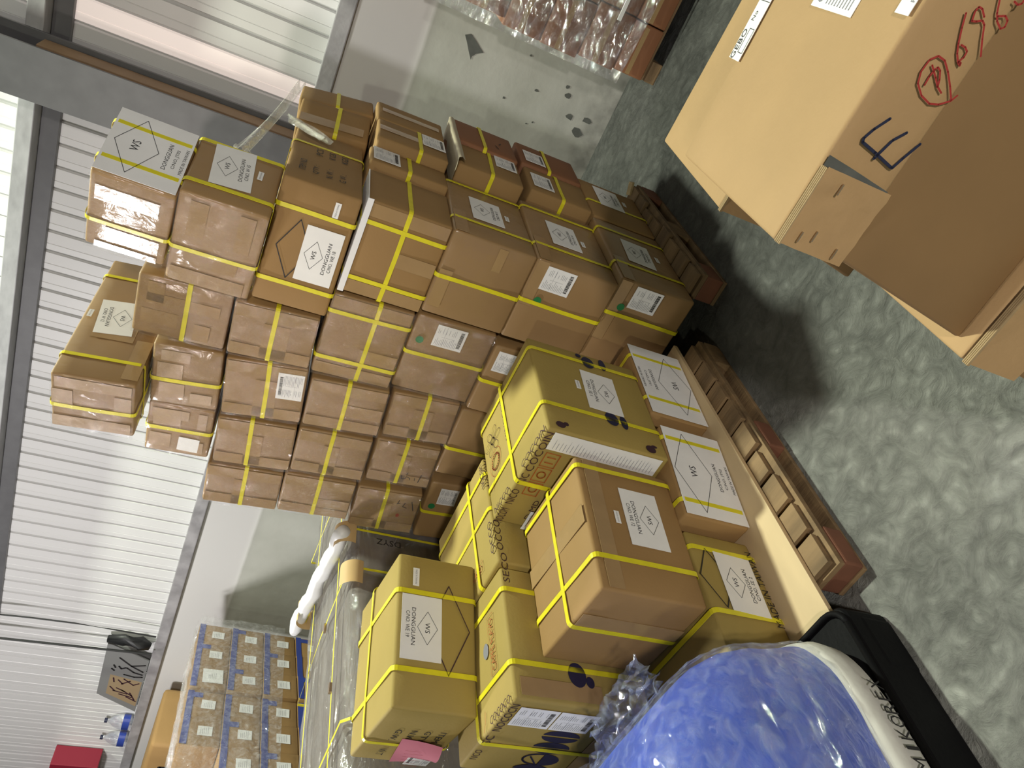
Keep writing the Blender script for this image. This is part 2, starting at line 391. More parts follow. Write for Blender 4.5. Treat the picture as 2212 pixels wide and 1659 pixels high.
# ------------------------------------------------------------------ the room
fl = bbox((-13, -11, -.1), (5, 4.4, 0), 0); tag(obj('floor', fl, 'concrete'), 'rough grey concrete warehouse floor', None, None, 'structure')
wb = empty('wall_back', (0, 0, 0), kind='structure'); wb['label'] = 'back wall, white plaster below and white ribbed metal panels above'
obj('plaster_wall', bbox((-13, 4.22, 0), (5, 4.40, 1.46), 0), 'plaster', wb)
obj('panel_backing', bbox((-13, 4.262, 1.4), (5, 4.30, 4.6), 0), 'panel_joint', wb)
pm = None
PIT = .1268
for i in range(-72, 12):
    x = -4.5425 + PIT * (i + 29)
    if pm is None:
        bm = bmesh.new(); g = .0045
        prof = [(g, .0), (g + .006, -.014), (PIT * .36, -.015), (PIT * .385, -.0125), (PIT * .41, -.015), (PIT - g - .006, -.014), (PIT - g, 0)]
        lo = [bm.verts.new((a, 4.262 + b, 1.50)) for a, b in prof]; hi = [bm.verts.new((a, 4.262 + b, 4.6)) for a, b in prof]
        for k in range(len(prof) - 1): bm.faces.new((lo[k], lo[k + 1], hi[k + 1], hi[k]))
        p = obj('wall_panel', bm, 'panel', wb); pm = p.data
    else:
        p = bpy.data.objects.new('wall_panel', pm); COL.objects.link(p); p.parent = wb
    p.location.x = x
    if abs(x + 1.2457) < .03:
        p.data = pm.copy(); p.data.materials.clear(); p.data.materials.append(MATS['panel_lit_glow']); p.name = 'lit_wall_panel'  # panel by the column, its lit look put into the material
# torn dark mark and small chips on the plaster
bm = bmesh.new()
P = [(-.588, .909), (-.572, .880), (-.600, .835), (-.632, .788), (-.638, .800), (-.652, .822), (-.672, .838), (-.690, .836), (-.655, .862), (-.62, .885)]
bm.faces.new([bm.verts.new((x, 4.2185, z)) for x, z in P]); obj('torn_tape_mark', bm, 'dark_mark', wb)
bm = bmesh.new()
for (x, z, s) in ((-.70, .45, .012), (-.80, .60, .008), (-.66, .28, .018), (-.76, .22, .02), (-.82, .14, .03), (-.74, .12, .024), (-.62, .30, .012), (-.55, .55, .007), (-.86, .40, .006), (-.88, .43, .006)):
    pts = [(x + s * cos(a) * random.uniform(.5, 1.1), z + s * 1.3 * sin(a) * random.uniform(.5, 1.1)) for a in [k * pi / 4 for k in range(8)]]
    bm.faces.new([bm.verts.new((u, 4.2186, v)) for u, v in pts])
tag(obj('plaster_chips', bm, 'dark_mark', wb), kind='stuff')
tr = empty('trim_1', (0, 0, 0), kind='structure'); tr['label'] = 'steel angle ledge on top of the plaster wall'
obj('ledge_face', bbox((-13, 4.155, 1.452), (5, 4.262, 1.535), .006), 'trim_steel', tr)
gi = empty('trim_2', (0, 0, 0), kind='structure'); gi['label'] = 'horizontal galvanised wall girt'
obj('girt_web', bbox((-13, 4.10, 2.74), (5, 4.245, 2.815), .004), 'steel_grey', gi)
obj('girt_lip', bbox((-13, 4.205, 2.655), (5, 4.245, 2.738), .004), 'steel_dark', gi)
cl = empty('trim_3', (0, 0, 0), kind='structure'); cl['label'] = 'grey steel wall column'
obj('front_flange', bbox((-1.550, 3.850, 0), (-1.300, 3.864, 4.6), .002), 'steel_dark', cl)
obj('web', bbox((-1.431, 3.862, 0), (-1.419, 4.09, 4.6), 0), 'steel_dark', cl)
obj('rear_flange', bbox((-1.550, 4.085, 0), (-1.300, 4.10, 4.6), .002), 'steel_dark', cl)
pk = obj('plank', bbox((-1.345, 3.955, 1.1), (-1.322, 4.07, 2.72), .003), 'plank')
tag(pk, 'brown wooden plank standing upright inside the grey steel column', 'plank')
# distant left side wall and the roof are outside the view; cables, sign, bottles and box by the ledge
def tube(bm, pts, r, seg=8):
    rings = []
    for i, p in enumerate(pts):
        p = Vector(p); a = Vector(pts[max(i - 1, 0)]); b = Vector(pts[min(i + 1, len(pts) - 1)]); t = (b - a).normalized()
        u = t.cross(Vector((0, 0, 1))); u = (u if u.length > .05 else t.cross(Vector((1, 0, 0)))).normalized(); v = t.cross(u)
        rr = r[i] if isinstance(r, (list, tuple)) else r
        rings.append([bm.verts.new(p + (u * cos(k * 2 * pi / seg) + v * sin(k * 2 * pi / seg)) * rr) for k in range(seg)])
    for a, b in zip(rings[:-1], rings[1:]):
        for k in range(seg): bm.faces.new((a[k], a[(k + 1) % seg], b[(k + 1) % seg], b[k]))
    bm.faces.new(rings[0][::-1]); bm.faces.new(rings[-1])
    return bm
tag(obj('power_cable', tube(bmesh.new(), [(-5.55 + .02 * sin(i), 4.13, 4.5 - i * .296) for i in range(11)], .006), 'cable'), 'thin black cable hanging down the panel wall, right of the other one', 'cable')
tag(obj('power_cable', tube(bmesh.new(), [(-5.86 + .012 * i, 4.10, 4.5 - i * .296) for i in range(11)], .009), 'cable'), 'thicker black cable hanging in front of the grey sign board', 'cable')
sg = empty('sign_board', (-6.1, 4.15, 1.537), label='grey hand-painted sign board with a tan patch leaning on the ledge', cat='sign')
def poly_prism(pts, y0, y1, off):
    bm = bmesh.new(); a = [bm.verts.new((x - off[0], y0 - off[1], z - off[2])) for x, z in pts]; b = [bm.verts.new((x - off[0], y1 - off[1], z - off[2])) for x, z in pts]
    bm.faces.new(a); bm.faces.new(b[::-1])
    for i in range(len(pts)): bm.faces.new((a[i], b[i], b[(i + 1) % len(pts)], a[(i + 1) % len(pts)]))
    bmesh.ops.recalc_face_normals(bm, faces=bm.faces)
    return bm
so = (-6.1, 4.15, 1.537)
obj('board', poly_prism([(-5.76, 1.872), (-6.44, 1.868), (-6.64, 1.54), (-5.93, 1.54)], 4.168, 4.18, so), 'sign_grey', sg)
obj('tan_patch', poly_prism([(-6.16, 1.80), (-6.42, 1.80), (-6.56, 1.55), (-6.22, 1.55)], 4.1665, 4.168, so), 'sign_tan', sg)
def sign_strokes(strokes, w, mat, name):
    bm = bmesh.new()
    for S in strokes:
        for P in ribbon(S, w): bm.faces.new([bm.verts.new((x - so[0], 4.1655 - so[1], z - so[2])) for x, z in P])
    obj(name, bm, mat, sg)
sign_strokes([[(-5.93, 1.76), (-6.02, 1.66), (-5.99, 1.56)], [(-6.02, 1.66), (-6.08, 1.565)], [(-6.04, 1.75), (-6.07, 1.73), (-6.05, 1.70)], [(-6.05, 1.69), (-6.10, 1.63), (-6.12, 1.565)], [(-6.14, 1.70), (-6.16, 1.62), (-6.15, 1.56)], [(-6.03, 1.79), (-6.06, 1.775)], [(-6.08, 1.80), (-6.10, 1.78)]], .014, 'ink', 'black_brush_strokes')
sign_strokes([[(-6.20, 1.77), (-6.25, 1.76)], [(-6.22, 1.73), (-6.27, 1.69)], [(-6.20, 1.69), (-6.27, 1.61), (-6.24, 1.57)], [(-6.27, 1.70), (-6.22, 1.64)], [(-6.32, 1.78), (-6.37, 1.74)], [(-6.33, 1.73), (-6.37, 1.66)], [(-6.37, 1.75), (-6.40, 1.64)], [(-6.35, 1.69), (-6.42, 1.60)], [(-6.41, 1.70), (-6.44, 1.60)], [(-6.38, 1.62), (-6.47, 1.575)], [(-6.44, 1.64), (-6.49, 1.56)]], .012, 'dark_brown_ink', 'brown_brush_strokes')
bm = tube(bmesh.new(), [(-5.74, 4.19, 1.88), (-5.72, 4.18, 1.76), (-5.73, 4.18, 1.64), (-5.75, 4.175, 1.565)], [.03, .045, .055, .03], 10)
tag(obj('bin_bag', bm, 'bag_black', None, True), 'black rolled plastic bag standing on the ledge at the right end of the grey sign', 'bag')
for i, (x, lab) in enumerate(((-6.86, 'clear water bottle on the ledge nearer the grey sign'), (-7.12, 'clear water bottle on the ledge farther from the grey sign'))):
    bo = empty('water_bottle', (x, 4.20, 1.537), label=lab, cat='bottle')
    bm = bmesh.new(); prof = [(.0, 0), (.075, .0), (.085, .02), (.085, .09), (.078, .11), (.055, .15), (.022, .185), (.018, .20)]
    rr = [[bm.verts.new((r * cos(a * pi / 8), r * .62 * sin(a * pi / 8), z)) for a in range(16)] for r, z in prof]
    for a, b in zip(rr[:-1], rr[1:]):
        for k in range(16): bm.faces.new((a[k], a[(k + 1) % 16], b[(k + 1) % 16], b[k]))
    bmesh.ops.remove_doubles(bm, verts=bm.verts, dist=1e-5)
    obj('bottle_body', bm, 'bottle_plastic', bo, True)
    obj('cap', tube(bmesh.new(), [(0, 0, .198), (0, 0, .222)], .02, 10), 'blue_ink', bo)
    bm = bmesh.new(); 
    rr = [[bm.verts.new((.0865 * cos(a * pi / 8), .0865 * .62 * sin(a * pi / 8), z)) for a in range(16)] for z in (.02, .075)]
    for k in range(16): bm.faces.new((rr[0][k], rr[0][(k + 1) % 16], rr[1][(k + 1) % 16], rr[1][k]))
    obj('blue_sleeve', bm, 'blue_tape', bo, True)
rc = obj('red_cabinet', bbox((-8.3, 4.06, 1.71), (-7.37, 4.24, 2.09), .006), 'red_metal'); tag(rc, 'dark red metal cabinet on the panel wall at the far left', 'cabinet')

# ------------------------------------------------------------------ cartons
BOX = {
 'A1':(-0.8206,2.2670,0.1250,0.4500,0.4981,0.2990,-0.0276,0),'A2':(-0.8486,2.2543,0.4260,0.3183,0.4801,0.3065,-0.0294,0),
 'A3':(-0.8516,2.2554,0.7345,0.3100,0.4620,0.2925,-0.0040,0),'A4':(-0.8539,2.2648,1.0290,0.3250,0.2723,0.2741,0.0043,0),
 'A5':(-0.8655,2.2621,1.3198,0.4170,0.5546,0.2376,0.0470,-0.0113),'A6':(-0.9604,2.1344,1.5610,0.3415,0.2755,0.2449,-0.2592,0),
 'A7':(-0.9813,2.1203,1.8075,0.2972,0.2698,0.2164,-0.3599,0.0343),
 'B2':(-1.2081,2.2632,0.4293,0.2894,0.4000,0.2994,-0.0036,0.0),'B3':(-1.1750,2.2653,0.7405,0.3130,0.4000,0.2850,-0.0362,-0.0201),
 'B4':(-1.1870,2.2639,1.0357,0.3190,0.3900,0.2762,-0.0107,-0.0317),'B5':(-1.2963,2.2468,1.3264,0.2017,0.4000,0.2677,0.0032,-0.0686),
 'B6':(-1.3059,2.2576,1.6011,0.2160,0.4000,0.2815,-0.0085,-0.0426),
 'C2':(-1.5001,2.2687,0.4362,0.3200,0.4000,0.3000,0.0015,-0.0242),'C3':(-1.4931,2.2728,0.7501,0.1980,0.4000,0.2500,-0.0048,-0.0882),
 'C4':(-1.5096,2.2535,1.0158,0.2050,0.3950,0.2740,-0.0055,-0.0870),'C5':(-1.5112,2.2606,1.3068,0.2300,0.3900,0.2690,0.0159,-0.1267),
 'C6':(-1.5356,2.2589,1.5848,0.2400,0.4000,0.2170,0.0031,-0.1072),
 'D2':(-1.8529,2.2671,0.4341,0.3000,0.4000,0.2860,0.0048,-0.0800),'D3':(-1.7119,2.2672,0.7428,0.2040,0.4000,0.2480,-0.0095,-0.0735),
 'D4':(-1.7322,2.2475,1.0052,0.2010,0.4000,0.2668,-0.0010,-0.0722),'D5':(-1.7625,2.2534,1.2798,0.2040,0.3950,0.2700,0.0080,-0.1054),
 'D6':(-1.7825,2.2599,1.5618,0.2179,0.4000,0.2130,-0.0125,-0.0732),
 'E3':(-1.9464,2.2583,0.7319,0.2120,0.3900,0.2570,0.0042,-0.0826),'E4':(-1.9507,2.2445,1.0000,0.1915,0.4000,0.2676,-0.0026,-0.0720),
 'E5':(-1.9865,2.2506,1.2707,0.1840,0.4000,0.2693,0.0076,-0.0811),
 'G7':(-1.6365,2.1099,1.8071,0.2248,0.6708,0.2425,-0.0857,-0.1007),
 'P1':(-0.8024,2.7797,0.1250,0.3900,0.3727,0.2870,-0.0472,0),'P2':(-0.7941,2.7736,0.4254,0.3300,0.2400,0.2672,-0.0400,0),
 'Q2':(-0.7742,3.0173,0.4251,0.3300,0.2404,0.2769,-0.0371,0),'P3':(-0.7854,2.7230,0.7345,0.3300,0.2300,0.2620,-0.0405,0),
 'Q3':(-0.7615,2.9420,0.7345,0.3300,0.2700,0.2670,0.0005,0),'P4':(-0.8348,2.5688,1.0285,0.3300,0.1660,0.2800,0.0402,0),
 'M4':(-0.8016,2.7399,1.0273,0.3300,0.2300,0.2652,0.0126,0),'Q4':(-0.8026,2.9740,1.0272,0.3300,0.2142,0.2704,-0.0038,0),
 'P5':(-0.8728,2.8311,1.3113,0.3000,0.1906,0.2579,-0.2335,-0.0808),'Q5':(-0.8312,3.0576,1.3020,0.3300,0.2246,0.2800,0.0510,-0.1193),
 'JT1':(-1.0297,1.8010,0.1310,0.4000,0.3610,0.2140,-0.0726,0),'JT2':(-1.0751,1.4028,0.1310,0.4000,0.3358,0.2140,-0.1412,0),
 'SE2':(-1.1275,1.0069,0.1310,0.3600,0.3716,0.2120,-0.0501,0),
 'SE1':(-1.0435,1.5899,0.3470,0.3789,0.4367,0.3905,-0.0474,0),'WE12':(-1.1340,1.1341,0.3470,0.3141,0.4223,0.3004,-0.1105,0),
 'N1':(-1.4323,1.4590,0.3475,0.4014,0.4388,0.3890,-0.0131,0),'S':(-1.4610,1.0517,0.3470,0.3600,0.3880,0.3880,-0.0792,0),
 'WE19':(-1.6651,1.1278,0.7390,0.3632,0.4446,0.2341,-0.2043,0),
 'B1':(-1.29,2.29,.125,.31,.42,.30,0,0),'C1':(-1.62,2.29,.125,.30,.42,.30,0,0),'D1':(-1.93,2.29,.125,.25,.42,.30,0,0),
 'N0':(-1.46,1.47,.131,.39,.43,.214,0,0),'S0':(-1.51,1.06,.131,.35,.385,.214,-.05,0),
}
STR = {
 'A1':[('ry',.126),('ry',.409),('fx',-.136)],'A2':[('ry',.117),('ry',.423),('fx',-.159)],'A3':[('ry',.43),('ry',.113),('fx',-.164)],
 'A4':[('hz',.140),('fx',-.071),('fx',-.265)],'A5':[('fx',-.089),('fx',-.337),('ry',.378)],'A6':[('ry',.256),('ry',.056),('fx',-.202)],
 'A7':[('ry',.209),('ry',.06),('fx',-.182)],'B2':[('fx',-.152)],'B3':[('fx',-.152)],'B4':[('fx',-.062),('fx',-.247),('hz',.118)],
 'B5':[('hz',.136)],'B6':[('hz',.13)],'C2':[('fx',-.188)],'C3':[('hz',.117)],'C4':[('hz',.143)],'C5':[('hz',.13)],'C6':[('fx',-.136)],
 'D2':[('fx',-.156)],'D3':[('hz',.13)],'D4':[('hz',.143)],'D5':[('hz',.154)],'E3':[('hz',.14)],'E4':[('hz',.135)],'E5':[('hz',.132)],
 'D6':[('fx',-.105)],'G7':[('ry',.099),('ry',.558),('fx',-.125)],'P1':[('ry',.151)],'P2':[('hz',.127)],'Q2':[('hz',.149)],'P3':[('hz',.127)],
 'Q3':[('hz',.144)],'P4':[('hz',.142)],'M4':[('hz',.107)],'P5':[('hz',.118)],'Q5':[('hz',.14)],'JT1':[('ry',.298),('ry',.078)],
 'JT2':[('ry',.286),('ry',.053)],'SE2':[('ry',.315),('ry',.117)],'SE1':[('ry',.380),('ry',.111),('fx',-.206)],
 'WE12':[('ry',.390),('ry',.096),('fx',-.155)],'WE19':[('ry',.325),('ry',.102),('fx',-.225)],'S':[('ry',.099),('ry',.315),('fx',-.212)],
 'N1':[('fx',-.119),('ry',.209),('ry',.36)],
}
LAB = {
 'A1':'carton with green dot and courier label at the bottom right corner of the tall stack',
 'A2':'carton marked W14 on its right side, second up at the tall stack corner',
 'A3':'plain-fronted olive carton marked W17, third from the pallet at the corner of the tall stack',
 'A4':'carton with crossed straps under a white foam edge at the tall stack corner',
 'A5':'carton marked WE18 with a large printed diamond on the front, high in the tall stack',
 'A6':'carton with white WS sticker right under the white-faced JT03 carton at the stack top',
 'A7':'white-faced carton handwritten WS DONGGUAN JT03 on the very top of the tall stack',
 'B2':'dark carton with a courier label peeping out behind the SE 1 carton',
 'B3':'brown carton with green dot and courier label in the middle of the tall stack front',
 'B4':'carton with two vertical and one level strap in the middle of the stack front',
 'B5':'plain film-wrapped carton with one level strap just left of the WE18 carton',
 'B6':'carton patched all over with tape, below left of the JT03 carton',
 'C2':'dark carton in shade left of the half-hidden labelled carton behind the SE 1 carton',
 'C3':'small brown carton directly left of the green-dot carton in the stack middle',
 'C4':'small brown carton directly left of the carton with crossed straps',
 'C5':'film-wrapped carton with a courier label at its lower edge near the stack top left',
 'C6':'shiny taped carton under the long overhanging W12 carton, nearer the stack middle',
 'D2':'dark green-dot carton with courier label low at the left end of the stack',
 'D3':'small carton with a scrawled 571 in the third layer of the tall stack',
 'D4':'small film-wrapped carton in the fourth layer, second from the left end of the tall stack',
 'D5':'small film-wrapped carton in the fifth layer, second from the left end of the tall stack',
 'D6':'glaring taped carton with a clear document pouch at the left end of the sixth layer',
 'E3':'leftmost carton of the third layer with black scrawl beside its yellow strap',
 'E4':'leftmost carton of the fourth layer of the tall stack, above the scrawled one',
 'E5':'leftmost carton of the fifth layer of the tall stack, against the white wall',
 'G7':'long carton with upside-down W12 label lying on top at the stack left end',
 'P1':'carton with grey WS label at the bottom right rear of the tall stack',
 'P2':'small carton with courier label and level strap, second layer middle of the stack right side',
 'Q2':'small courier-labelled carton nearest the wall in the second layer of the stack',
 'P3':'small carton with level strap and courier label, third layer middle of the stack right side',
 'Q3':'small reddish carton nearest the wall in the third layer, no label',
 'P4':'small carton with courier label and glossy corner jutting out beside the text-printed WE18 carton',
 'M4':'small carton with tape band and courier label, middle of the fourth layer by the wall',
 'Q4':'plain small carton nearest the wall in the fourth layer of the stack right side',
 'P5':'film-banded carton in front at the top of the stack right side, above the courier-labelled one',
 'Q5':'carton nearest the wall at the top of the stack right side',
 'JT1':'white-faced carton with upside-down JTS1 lettering at the rear of the low pallet',
 'JT2':'white-faced carton lettered JTS2 in the middle of the low pallet edge',
 'SE2':'brown carton marked SE 2 and MADE IN TAIWAN at the low pallet near end',
 'SE1':'printed carton marked SE 1 upside down with yellow straps, behind the WE12 carton',
 'WE12':'brown taped carton marked WE12 upside down on the near end of the low pallet',
 'N1':'printed carton with crossed straps behind the WE19 carton, left of the SE 1 carton',
 'S':'printed carton with dark blue bean-shaped letters on its front, under the WE12 and WE19 cartons',
 'WE19':'carton marked WE19 upside down with printed diamond and a pink slip in front',
 'B1':'plain carton in the bottom layer hidden behind the low pallet, second from the right','C1':'plain carton in the bottom layer hidden behind the low pallet, third from the right',
 'D1':'plain carton in the bottom layer hidden behind the low pallet, at the left end',
 'N0':'plain carton under the printed carton with crossed straps on the low pallet','S0':'plain carton under the bean-lettered carton on the low pallet',
}
GRP = {}
for k in BOX: GRP[k] = 'cartons on the low pallet' if k in ('JT1','JT2','SE2','SE1','WE12','N1','S','WE19','N0','S0') else 'cartons of the tall wrapped stack'
FILMED = set('B2 B3 B4 B5 B6 C2 C3 C4 C5 C6 D2 D3 D4 D5 D6 E3 E4 E5 G7 A6 A7 A1 A2 A3'.split())
CT, FC = {}, {}
for i, (k, (x, y, z, w, d, h, a, rl)) in enumerate(BOX.items()):
    r = empty('carton', (x, y, z), (0, rl, a), LAB[k], 'box', GRP[k])
    mat = 'card_film' if k in FILMED else 'card_yellow' if k in ('SE1', 'N1', 'S', 'WE19', 'SE2') else ('card_red' if k in ('Q3', 'Q2') else 'card')
    obj('carton_body', rbox(w, d, h, .008, 6, .003, i * 3.1), mat, r, True)
    F = {c: Face(c, w, d, h) for c in 'FRT'}
    CT[k] = r; FC[k] = F
    for j, (kind, c) in enumerate(STR.get(k, [])): strap(r, kind, c, w, d, h, .0040 + (.0012 if kind == 'fx' else 0) + (.0006 if kind == 'hz' else 0))
def ws(k, c, no, ang=0): ws_label(CT[k], FC[k]['R'], c, no, ang)
ws('A1', (.255, .164), 'W 22', -.07); ws('A2', (.251, .167), 'W 14'); ws('A3', (.24, .157), 'W 17'); ws('A6', (.164, .134), 'W 15', .08)
ws('G7', (.32, .139), 'W 12', pi + .1); ws('P1', (.234, .167), 'W 19'); ws('SE2', (.214, .091), 'SE 2', -.05); ws('SE1', (.235, .172), 'SE 1', pi - .03)
ws('WE12', (.243, .125), 'WE 12', pi); ws('WE19', (.222, .162), 'WE 19', pi)
ws_label(CT['A5'], FC['A5']['F'], (-.218, .075), 'WE 18')
for k, c, a in (('A1', (.264, .077), 0), ('A2', (.239, .09), 0), ('A3', (.243, .079), 0), ('A6', (.17, .057), 0), ('P1', (.24, .088), 0), ('SE1', (.244, .25), pi), ('WE12', (.23, .208), pi), ('G7', (.32, .222), pi)):
    sticker(CT[k], FC[k]['R'], c, a, .04, .015)
sticker(CT['WE19'], FC['WE19']['R'], (.366, .222 if False else .213), pi, .058, .017) if False else sticker(CT['WE19'], FC['WE19']['R'], (.372, .182), pi, .056, .018)
sticker(CT['A5'], FC['A5']['F'], (-.055, .064), 0, .05, .018)
for n_, (k, f, c, su, sv) in enumerate((('A1','F',(-.054,.179),.087,.107),('A2','F',(-.058,.209),.089,.107),('B2','F',(-.06,.235),.085,.09),('B3','F',(-.059,.155),.087,.108),('C5','F',(-.079,.052),.107,.088),
    ('D2','F',(-.064,.204),.083,.075),('P2','R',(.109,.205),.13,.088),('Q2','R',(.089,.21),.12,.09),('P3','R',(.165,.060),.108,.087),('P4','R',(.085,.223),.14,.094),('M4','R',(.15,.052),.13,.088))):
    ship_label(CT[k], FC[k][f], c, su, sv, pi if k == 'C5' else (-pi / 2 if False else 0), seed=n_)
for k, c in (('A1', (-.104, .252)), ('A2', (-.146, .245)), ('B3', (-.094, .252)), ('D2', (-.121, .256))): dot_sticker(CT[k], FC[k]['F'], c)
def pr(k, f, polys, mat='ink', n=.0016, name='print'): obj(name, flat(FC[k][f], polys, n), mat, CT[k])
# A5: big diamond on the front, item text on the right side
pr('A5', 'F', diamond(-.217, .155, .1, .052, .003), 'ink', name='printed_diamond')
for i, (a_, b_) in enumerate((('ITEM NO.', ''), ("Q'TY :", 'PCS'), ('N. W. :', 'KGS'), ('G. W. :', 'KGS'))):
    v = .192 - i * .042
    pr('A5', 'R', text(a_, .13 if i else .145, v, .085 if i else .11, .021) + (text(b_, .32, v - .002, .07, .022) if b_ else []), 'ink', name='printed_text')
# white faced cartons
def white_face(k, no, flip):
    w, d, h = BOX[k][3:6]; f = FC[k]['R']; r = CT[k]
    pf = obj('white_paper_face', sheet(f, (d / 2, h / 2), d - .008, h - .006, 0, .0014, .0012), 'paper_wrap', r)
    s = -1 if flip else 1; c = (d * .5, h * .5); ang = pi if flip else 0
    P = [(-.148, .034), (0, .098), (.148, .034), (0, -.03)]
    if k == 'A7': P = [(x * .76, y * .9) for x, y in P]
    L = ribbon(P + [P[0]], .0016) + text('WS', 0, .034, .042, .022) + text('DONGGUAN', .0, -.050, .105, .0115) + text('C/NO. ' + no, 0, -.073, .080, .0115) + text('MADE IN TAIWAN', 0, -.094, .105, .009)
    obj('handwriting', flat(f, xf(L, c, ang), .0021), 'ink', pf)
white_face('A7', 'JT03', False); white_face('JT1', 'JTS1', True); white_face('JT2', 'JTS2', False)
# SE2
pr('SE2', 'R', ribbon([(.314, .168), (.221, .215), (.128, .168), (.221, .120), (.314, .168)], .003), 'ink', name='printed_diamond')
pr('SE2', 'R', text('MADE IN TAIWAN', .215, .018, .24, .021), 'ink', name='printed_text')
# WE19
pr('WE19', 'R', diamond(.229, .083, .131, .062, .0032), 'dark_brown_ink', name='printed_diamond')
for i, s_ in enumerate(('G.W.', 'N.W.', "G'TY", 'ITEM')):
    pr('WE19', 'F', text(s_, -.158 + i * .004, .168 - i * .039, .075, .018, pi), 'ink', name='printed_text')
pr('WE19', 'F', text('W.T', -.285, .168, .05, .02, pi), 'ink', name='printed_text')
def fn(a, b):
    u = -.17 - .175 * a; v = .145 - .115 * b - .02 * a
    return Vector((u, -.008 - .016 * sin(a * 5) * b - .012 * b * b, v))
pk = wrinkle_sheet(fn, 14, 8, 'pink_paper', CT['WE19'], 'pink_slip')
P = []
for i in range(6): P += ribbon([(-.20 - i * .022, .125 - .003 * i), (-.20 - i * .022, .08 - .003 * i - .01 * (i % 2))], .0012)
obj('handwriting', flat(lambda u, v, n: Vector((u, -.026, v)), P, 0), 'red_ink', pk)
ship_label(CT['WE19'], FC['WE19']['F'], (-.31, .045), .10, .07, pi, seed=77)
# printed cartons: decorative black lettering along the top edges, motifs, bean letters
def edge_text(k, items):
    for f, s_, cx, cy, W_, H_, an in items: pr(k, f, text(s_, cx, cy, W_, H_, an), 'dark_brown_ink', name='printed_lettering')
edge_text('SE1', [('F', 'COCOIN', -.085, .378, .15, .024, 0), ('F', 'NC', -.19, .378, .04, .024, 0), ('F', 'NICO', -.265, .378, .06, .024, 0), ('F', 'NOCOM', -.345, .378, .06, .026, 0), ('T', 'COCOIN', -.085, .010, .15, .022, 0), ('T', 'NICCO', -.30, .010, .10, .022, 0), ('T', 'MINOCOIN', -.214, .28, .20, .012, pi / 2)])
edge_text('N1', [('R', 'NOCOM', .36, .378, .12, .022, 0), ('T', 'NOCOM', -.012, .36, .10, .022, pi / 2), ('T', 'OCCO', -.012, .1, .12, .022, pi / 2), ('R', 'OCCO', .1, .378, .12, .022, 0)])
edge_text('S', [('F', 'NOCOCN', -.08, .376, .13, .022, 0), ('F', 'SC', -.19, .376, .04, .022, 0), ('F', 'NCO', -.27, .376, .05, .02, 0), ('T', 'COCOCO', -.075, .012, .12, .022, 0), ('R', 'SECO', .385, .374, .10, .02, 0)])
def oval(cx, cy, a, b, t0=0, t1=2 * pi, n=20, ang=0): return rot2(cx, cy, ang, [(a * cos(t0 + (t1 - t0) * i / n), b * sin(t0 + (t1 - t0) * i / n)) for i in range(n + 1)])
fl_ = []
for i in range(6): fl_ += ribbon(oval(-.302 + .034 * cos(i * pi / 3), .268 + .034 * sin(i * pi / 3), .022, .013, ang=i * pi / 3), .0016)
fl_ += ribbon(oval(-.302, .268, .012, .012), .004)
pr('SE1', 'T', fl_, 'dark_brown_ink', name='printed_flower')
lf = ribbon(oval(-.302, .175, .05, .036, ang=1.2), .0018) + ribbon(oval(-.302, .175, .028, .024, ang=1.2), .006) + ribbon([(-.315, .125), (-.345, .09)], .0016)
pr('SE1', 'T', lf, 'orange_ink', name='printed_leaf')
ic = []
for i in range(3):
    u = -.165; v = .25 - i * .052 + .08
    u0 = -.105 - i * .058; v0 = .335
    ic += ribbon([(u0 - .025, v0 - .022), (u0 + .025, v0 - .022), (u0 + .025, v0 + .022), (u0 - .025, v0 + .022), (u0 - .025, v0 - .022)], .003)
    ic += ribbon([(u0 - .010, v0 - .012), (u0 - .010, v0 + .012)], .004) + ribbon([(u0 + .010, v0 - .012), (u0 + .010, v0 + .012)], .004) if i == 0 else ribbon(oval(u0, v0, .012, .012), .004)
pr('SE1', 'F', ic, 'orange_ink', name='printed_icons')
pr('SE1', 'F', text('D MD', -.30, .30, .08, .016) + text('M MH', -.30, .278, .08, .016), 'dark_brown_ink', name='printed_text')
ship_label(CT['SE1'], FC['SE1']['F'], (-.345, .25), .075, .10, 0, seed=31)
lb = obj('courier_label_strip', sheet(FC['SE1']['F'], (-.037, .194), .062, .345, .0, .0022), 'paper', CT['SE1'])
P = []
for i in range(30):
    v = .35 - i * .0107; P.append([(-.062, v), (-.062 + random.uniform(.015, .045), v), (-.062 + random.uniform(.015, .045), v - .0012), (-.062, v - .0012)])
obj('print', flat(FC['SE1']['F'], P, .0028), 'ink_grey', lb)
pr('SE1', 'R', [oval(.385, .185, .03, .022), oval(.41, .215, .010, .010), oval(.395, .13, .03, .012), oval(.115, .165, .03, .022), oval(.112, .125, .03, .012)], 'navy', name='printed_lettering')
pr('SE1', 'R', [oval(.022, .35, .013, .015), oval(.03, .332, .008, .008), oval(.02, .06, .016, .016), oval(.035, .045, .006, .010)], 'dark_brown_ink', name='printed_lettering')
pr('S', 'R', [oval(.084, .205, .034, .026), oval(.068, .17, .016, .012), oval(.20, .205, .034, .026)], 'navy', name='printed_lettering')
be = []
for i, (u, v) in enumerate(((-.140, .195), (-.200, .195), (-.262, .198), (-.322, .20))):
    if i == 2: be += [oval(u, v - .004, .032, .052, pi, 2 * pi)] + ribbon(oval(u, v, .029, .048, 0, pi), .006) + ribbon([(u - .028, v), (u + .01, v + .03)], .005)
    else: be += [oval(u - .003, v, .026, .052, pi / 2, 3 * pi / 2), oval(u + .004, v, .026, .052, -pi / 2, pi / 2)]
pr('S', 'F', be, 'navy', name='printed_bean_letters')
for i_, cx in ((0, -.025), (1, -.105)):
    pass
ship_label(CT['S'], FC['S']['F'], (-.066, .306), .085, .108, 0, seed=41); ship_label(CT['S'], FC['S']['F'], (-.066, .194), .085, .108, 0, seed=42)
